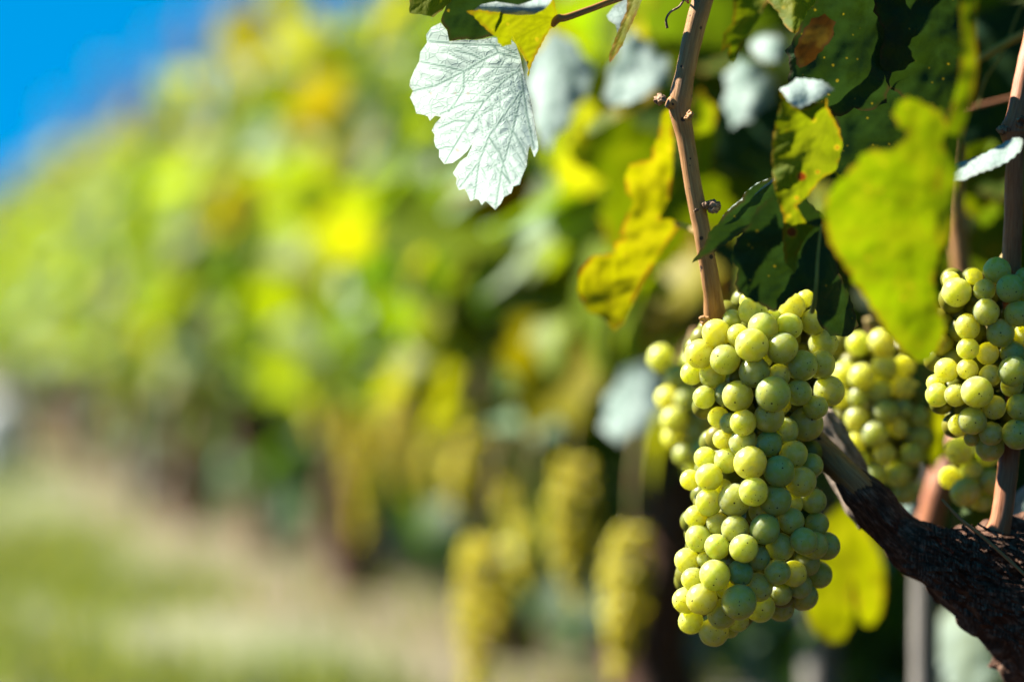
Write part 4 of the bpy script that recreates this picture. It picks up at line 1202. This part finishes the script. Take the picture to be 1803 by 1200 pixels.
# ------------------------------------------------------------------ the near bunches
Z1 = [(395, 490, 78), (500, 505, 62), (640, 460, 82), (600, 375, 80), (490, 405, 52), (585, 300, 50), (830, 335, 75), (920, 285, 48), (805, 450, 72), (755, 577, 88), (580, 575, 90), (430, 640, 83), (295, 615, 80), (262, 725, 62), (330, 850, 62), (370, 755, 72), (440, 825, 68), (590, 725, 85), (745, 725, 63), (855, 815, 72), (685, 835, 97), (510, 855, 85), (670, 970, 82), (535, 960, 72), (465, 1010, 58), (410, 980, 58), (685, 1115, 72), (540, 1120, 78), (430, 1110, 55), (870, 690, 85), (1040, 810, 85), (980, 670, 80), (900, 1010, 95), (810, 1060, 70), (950, 930, 65), (1010, 560, 80), (1040, 470, 60), (960, 430, 70), (720, 400, 50), (660, 640, 50), (760, 900, 60)]
H1 = {0: .2, 9: .6, 10: .5, 20: .9, 22: .6, 11: .4, 17: .5, 23: .5, 26: .3, 27: .3, 5: -1, 4: -.6, 7: -.6, 6: -.4, 38: -1, 39: -1.4, 40: -1.3, 16: -.4, 15: -.7, 13: -.4, 1: .2, 2: .3, 3: 0, 24: 0, 25: -.4, 33: -.4, 32: -.3}
Z2 = [(330, 80, 62), (440, 90, 70), (585, 115, 90), (720, 185, 86), (575, 255, 80), (500, 320, 90), (345, 325, 72), (275, 415, 62), (245, 210, 55), (350, 195, 75), (830, 65, 78), (860, 205, 85), (730, 305, 85), (660, 370, 68), (490, 470, 76), (660, 485, 82), (390, 445, 60), (527, 577, 77), (385, 580, 70), (285, 540, 72), (320, 665, 45), (225, 685, 68), (250, 770, 65), (390, 745, 82), (305, 880, 85), (220, 910, 72), (250, 1015, 70), (370, 1070, 78), (410, 975, 80), (520, 880, 95), (525, 725, 70), (510, 1020, 62), (610, 660, 68), (645, 790, 78), (640, 930, 82), (760, 865, 62), (785, 965, 74), (815, 730, 72), (720, 745, 70), (930, 570, 76), (1010, 600, 78), (920, 890, 80), (1000, 780, 75), (950, 330, 70), (970, 470, 66), (820, 440, 70), (735, 600, 76), (870, 520, 72), (820, 320, 70), (905, 690, 72), (880, 800, 70), (930, 130, 66), (430, 250, 50), (475, 1075, 48), (440, 830, 55)]
H2 = {2: .9, 3: .6, 4: .7, 5: .4, 9: .3, 8: -.3, 0: -.3, 1: -.2, 6: .0, 7: -.2, 17: .9, 18: .4, 19: 0, 20: -.4, 23: .8, 24: .9, 25: .1, 26: .1, 27: .2, 28: .4, 29: .7, 14: .2, 15: .4, 16: -.5, 13: -.5, 30: .2, 52: -1.2, 53: -.8, 54: -1, 35: -.4, 36: -.2, 31: -.3, 34: 0}
listed = [(x / 3.3333 + 1140, y / 3.3333 + 440, r / 3.3333 * 1.06 + .6, H1.get(i, 0)) for i, (x, y, r) in enumerate(Z1)]
listed += [(x / 3.3333 + 1140, y / 3.3333 + 780, r / 3.3333 * 1.06 + .6, H2.get(i, 0)) for i, (x, y, r) in enumerate(Z2)]


def R1(v):
    xs_ = [(520, 1360, 75), (600, 1325, 130), (680, 1340, 135), (760, 1345, 110), (860, 1325, 125), (960, 1325, 135), (1040, 1290, 120), (1110, 1255, 70), (1160, 1250, 40)]
    for (v0, c0, h0), (v1, c1, h1) in zip(xs_, xs_[1:]):
        if v <= v1:
            t = max(0, (v - v0) / (v1 - v0)); return c0 + (c1 - c0) * t, h0 + (h1 - h0) * t
    return xs_[-1][1:]


build_bunch(listed, 1.388, R1, 150, 2, 'large sharp bunch of green-yellow grapes hanging from the main cane', at(1400, 500, 1.40))

s3 = 183 / 878
L3a = [(260, 410, 125), (240, 310, 75), (590, 260, 120), (410, 280, 75), (690, 390, 122), (490, 380, 95), (485, 580, 115), (735, 580, 115), (340, 700, 105), (830, 290, 85), (850, 440, 95), (610, 740, 120), (345, 890, 95), (340, 1040, 90), (505, 920, 95), (735, 900, 105), (180, 1060, 105), (520, 1110, 95), (697, 1060, 130), (830, 800, 110), (870, 620, 60), (120, 1200, 80)]
b3 = [(1620 + x * s3, 430 + y * s3, r * s3, .4 if i in (0, 4, 6, 7, 18) else (-.5 if i in (1, 3, 9, 19, 20, 14, 15) else 0)) for i, (x, y, r) in enumerate(L3a)]
L3b = [(325, 228, 112), (195, 250, 82), (115, 235, 85), (465, 340, 84), (330, 440, 100), (640, 325, 95), (450, 525, 85), (620, 525, 110), (460, 610, 100), (255, 470, 80), (600, 200, 80), (720, 430, 80), (340, 560, 55)]
b3 += [(1620 + x * .25, 630 + y * .25, r * .25, .5 if i in (0, 4, 7) else (-.5 if i in (8, 9, 10, 11, 12) else 0)) for i, (x, y, r) in enumerate(L3b)]
b3 += [(1815, 520, 24, 0), (1840, 560, 24, 0), (1830, 610, 24, 0), (1850, 660, 24, 0), (1835, 720, 24, 0), (1815, 770, 22, -.3), (1860, 600, 24, -.5)]


def R3(v):
    if v < 560: return 1750, 95 + (v - 460) * .15
    if v < 700: return 1742, 112
    return 1745 + (v - 700) * .1, max(60, 112 - (v - 700) * .45)


build_bunch(b3, 1.392, R3, 95, 3, 'smaller grape bunch at the right edge beside the reddish cane', at(1775, 445, 1.40))

s4 = 220 / 733
L4 = [(340, 215, 82), (215, 215, 70), (365, 360, 78), (230, 410, 78), (150, 390, 75), (330, 475, 72), (215, 530, 62), (120, 530, 60), (360, 600, 75), (210, 640, 75), (305, 735, 80), (470, 470, 75), (470, 590, 60), (440, 700, 60), (570, 770, 72), (520, 860, 70), (320, 960, 72), (440, 980, 80), (360, 860, 66), (470, 1080, 72), (400, 1130, 66), (560, 640, 62), (480, 340, 62), (200, 800, 60), (240, 900, 60)]
b4 = [(1440 + x * s4, 540 + y * s4, r * s4 * 1.0, .3 if i in (0, 3, 8, 10) else 0) for i, (x, y, r) in enumerate(L4)]


def R4(v):
    return 1535 + (v - 600) * .08, (85 if v < 800 else max(40, 85 - (v - 800) * .45))


build_bunch(b4, 1.53, R4, 70, 4, 'softly blurred grape bunch between the sharp bunch and the big lime leaf', at(1530, 560, 1.53))

b5 = [(1170, 640, 24, .3), (1192, 668, 23, 0), (1180, 700, 22, 0), (1205, 700, 24, 0), (1195, 735, 24, .2), (1215, 760, 22, 0), (1225, 720, 22, 0), (1195, 765, 22, 0), (1230, 790, 24, 0), (1240, 680, 22, 0), (1210, 800, 20, 0), (1240, 830, 22, 0), (1255, 750, 22, 0), (1225, 820, 20, -.3), (1260, 800, 22, -.3), (1215, 640, 20, -.4)]
build_bunch(b5, 1.60, lambda v: (1215 + (v - 700) * .15, 55), 14, 5, 'narrow blurred bunch peeking out behind the left side of the sharp bunch', at(1225, 585, 1.62))

b6 = [(1685, 792, 26, 0), (1698, 866, 26, 0), (1738, 845, 24, .2), (1735, 800, 22, -.4), (1712, 830, 22, -.5), (1720, 880, 22, -.4), (1672, 840, 20, -.5)]
build_bunch(b6, 1.47, lambda v: (1710, 45), 6, 6, 'few bluish-green shaded grapes low beside the reddish cane', at(1715, 760, 1.47))
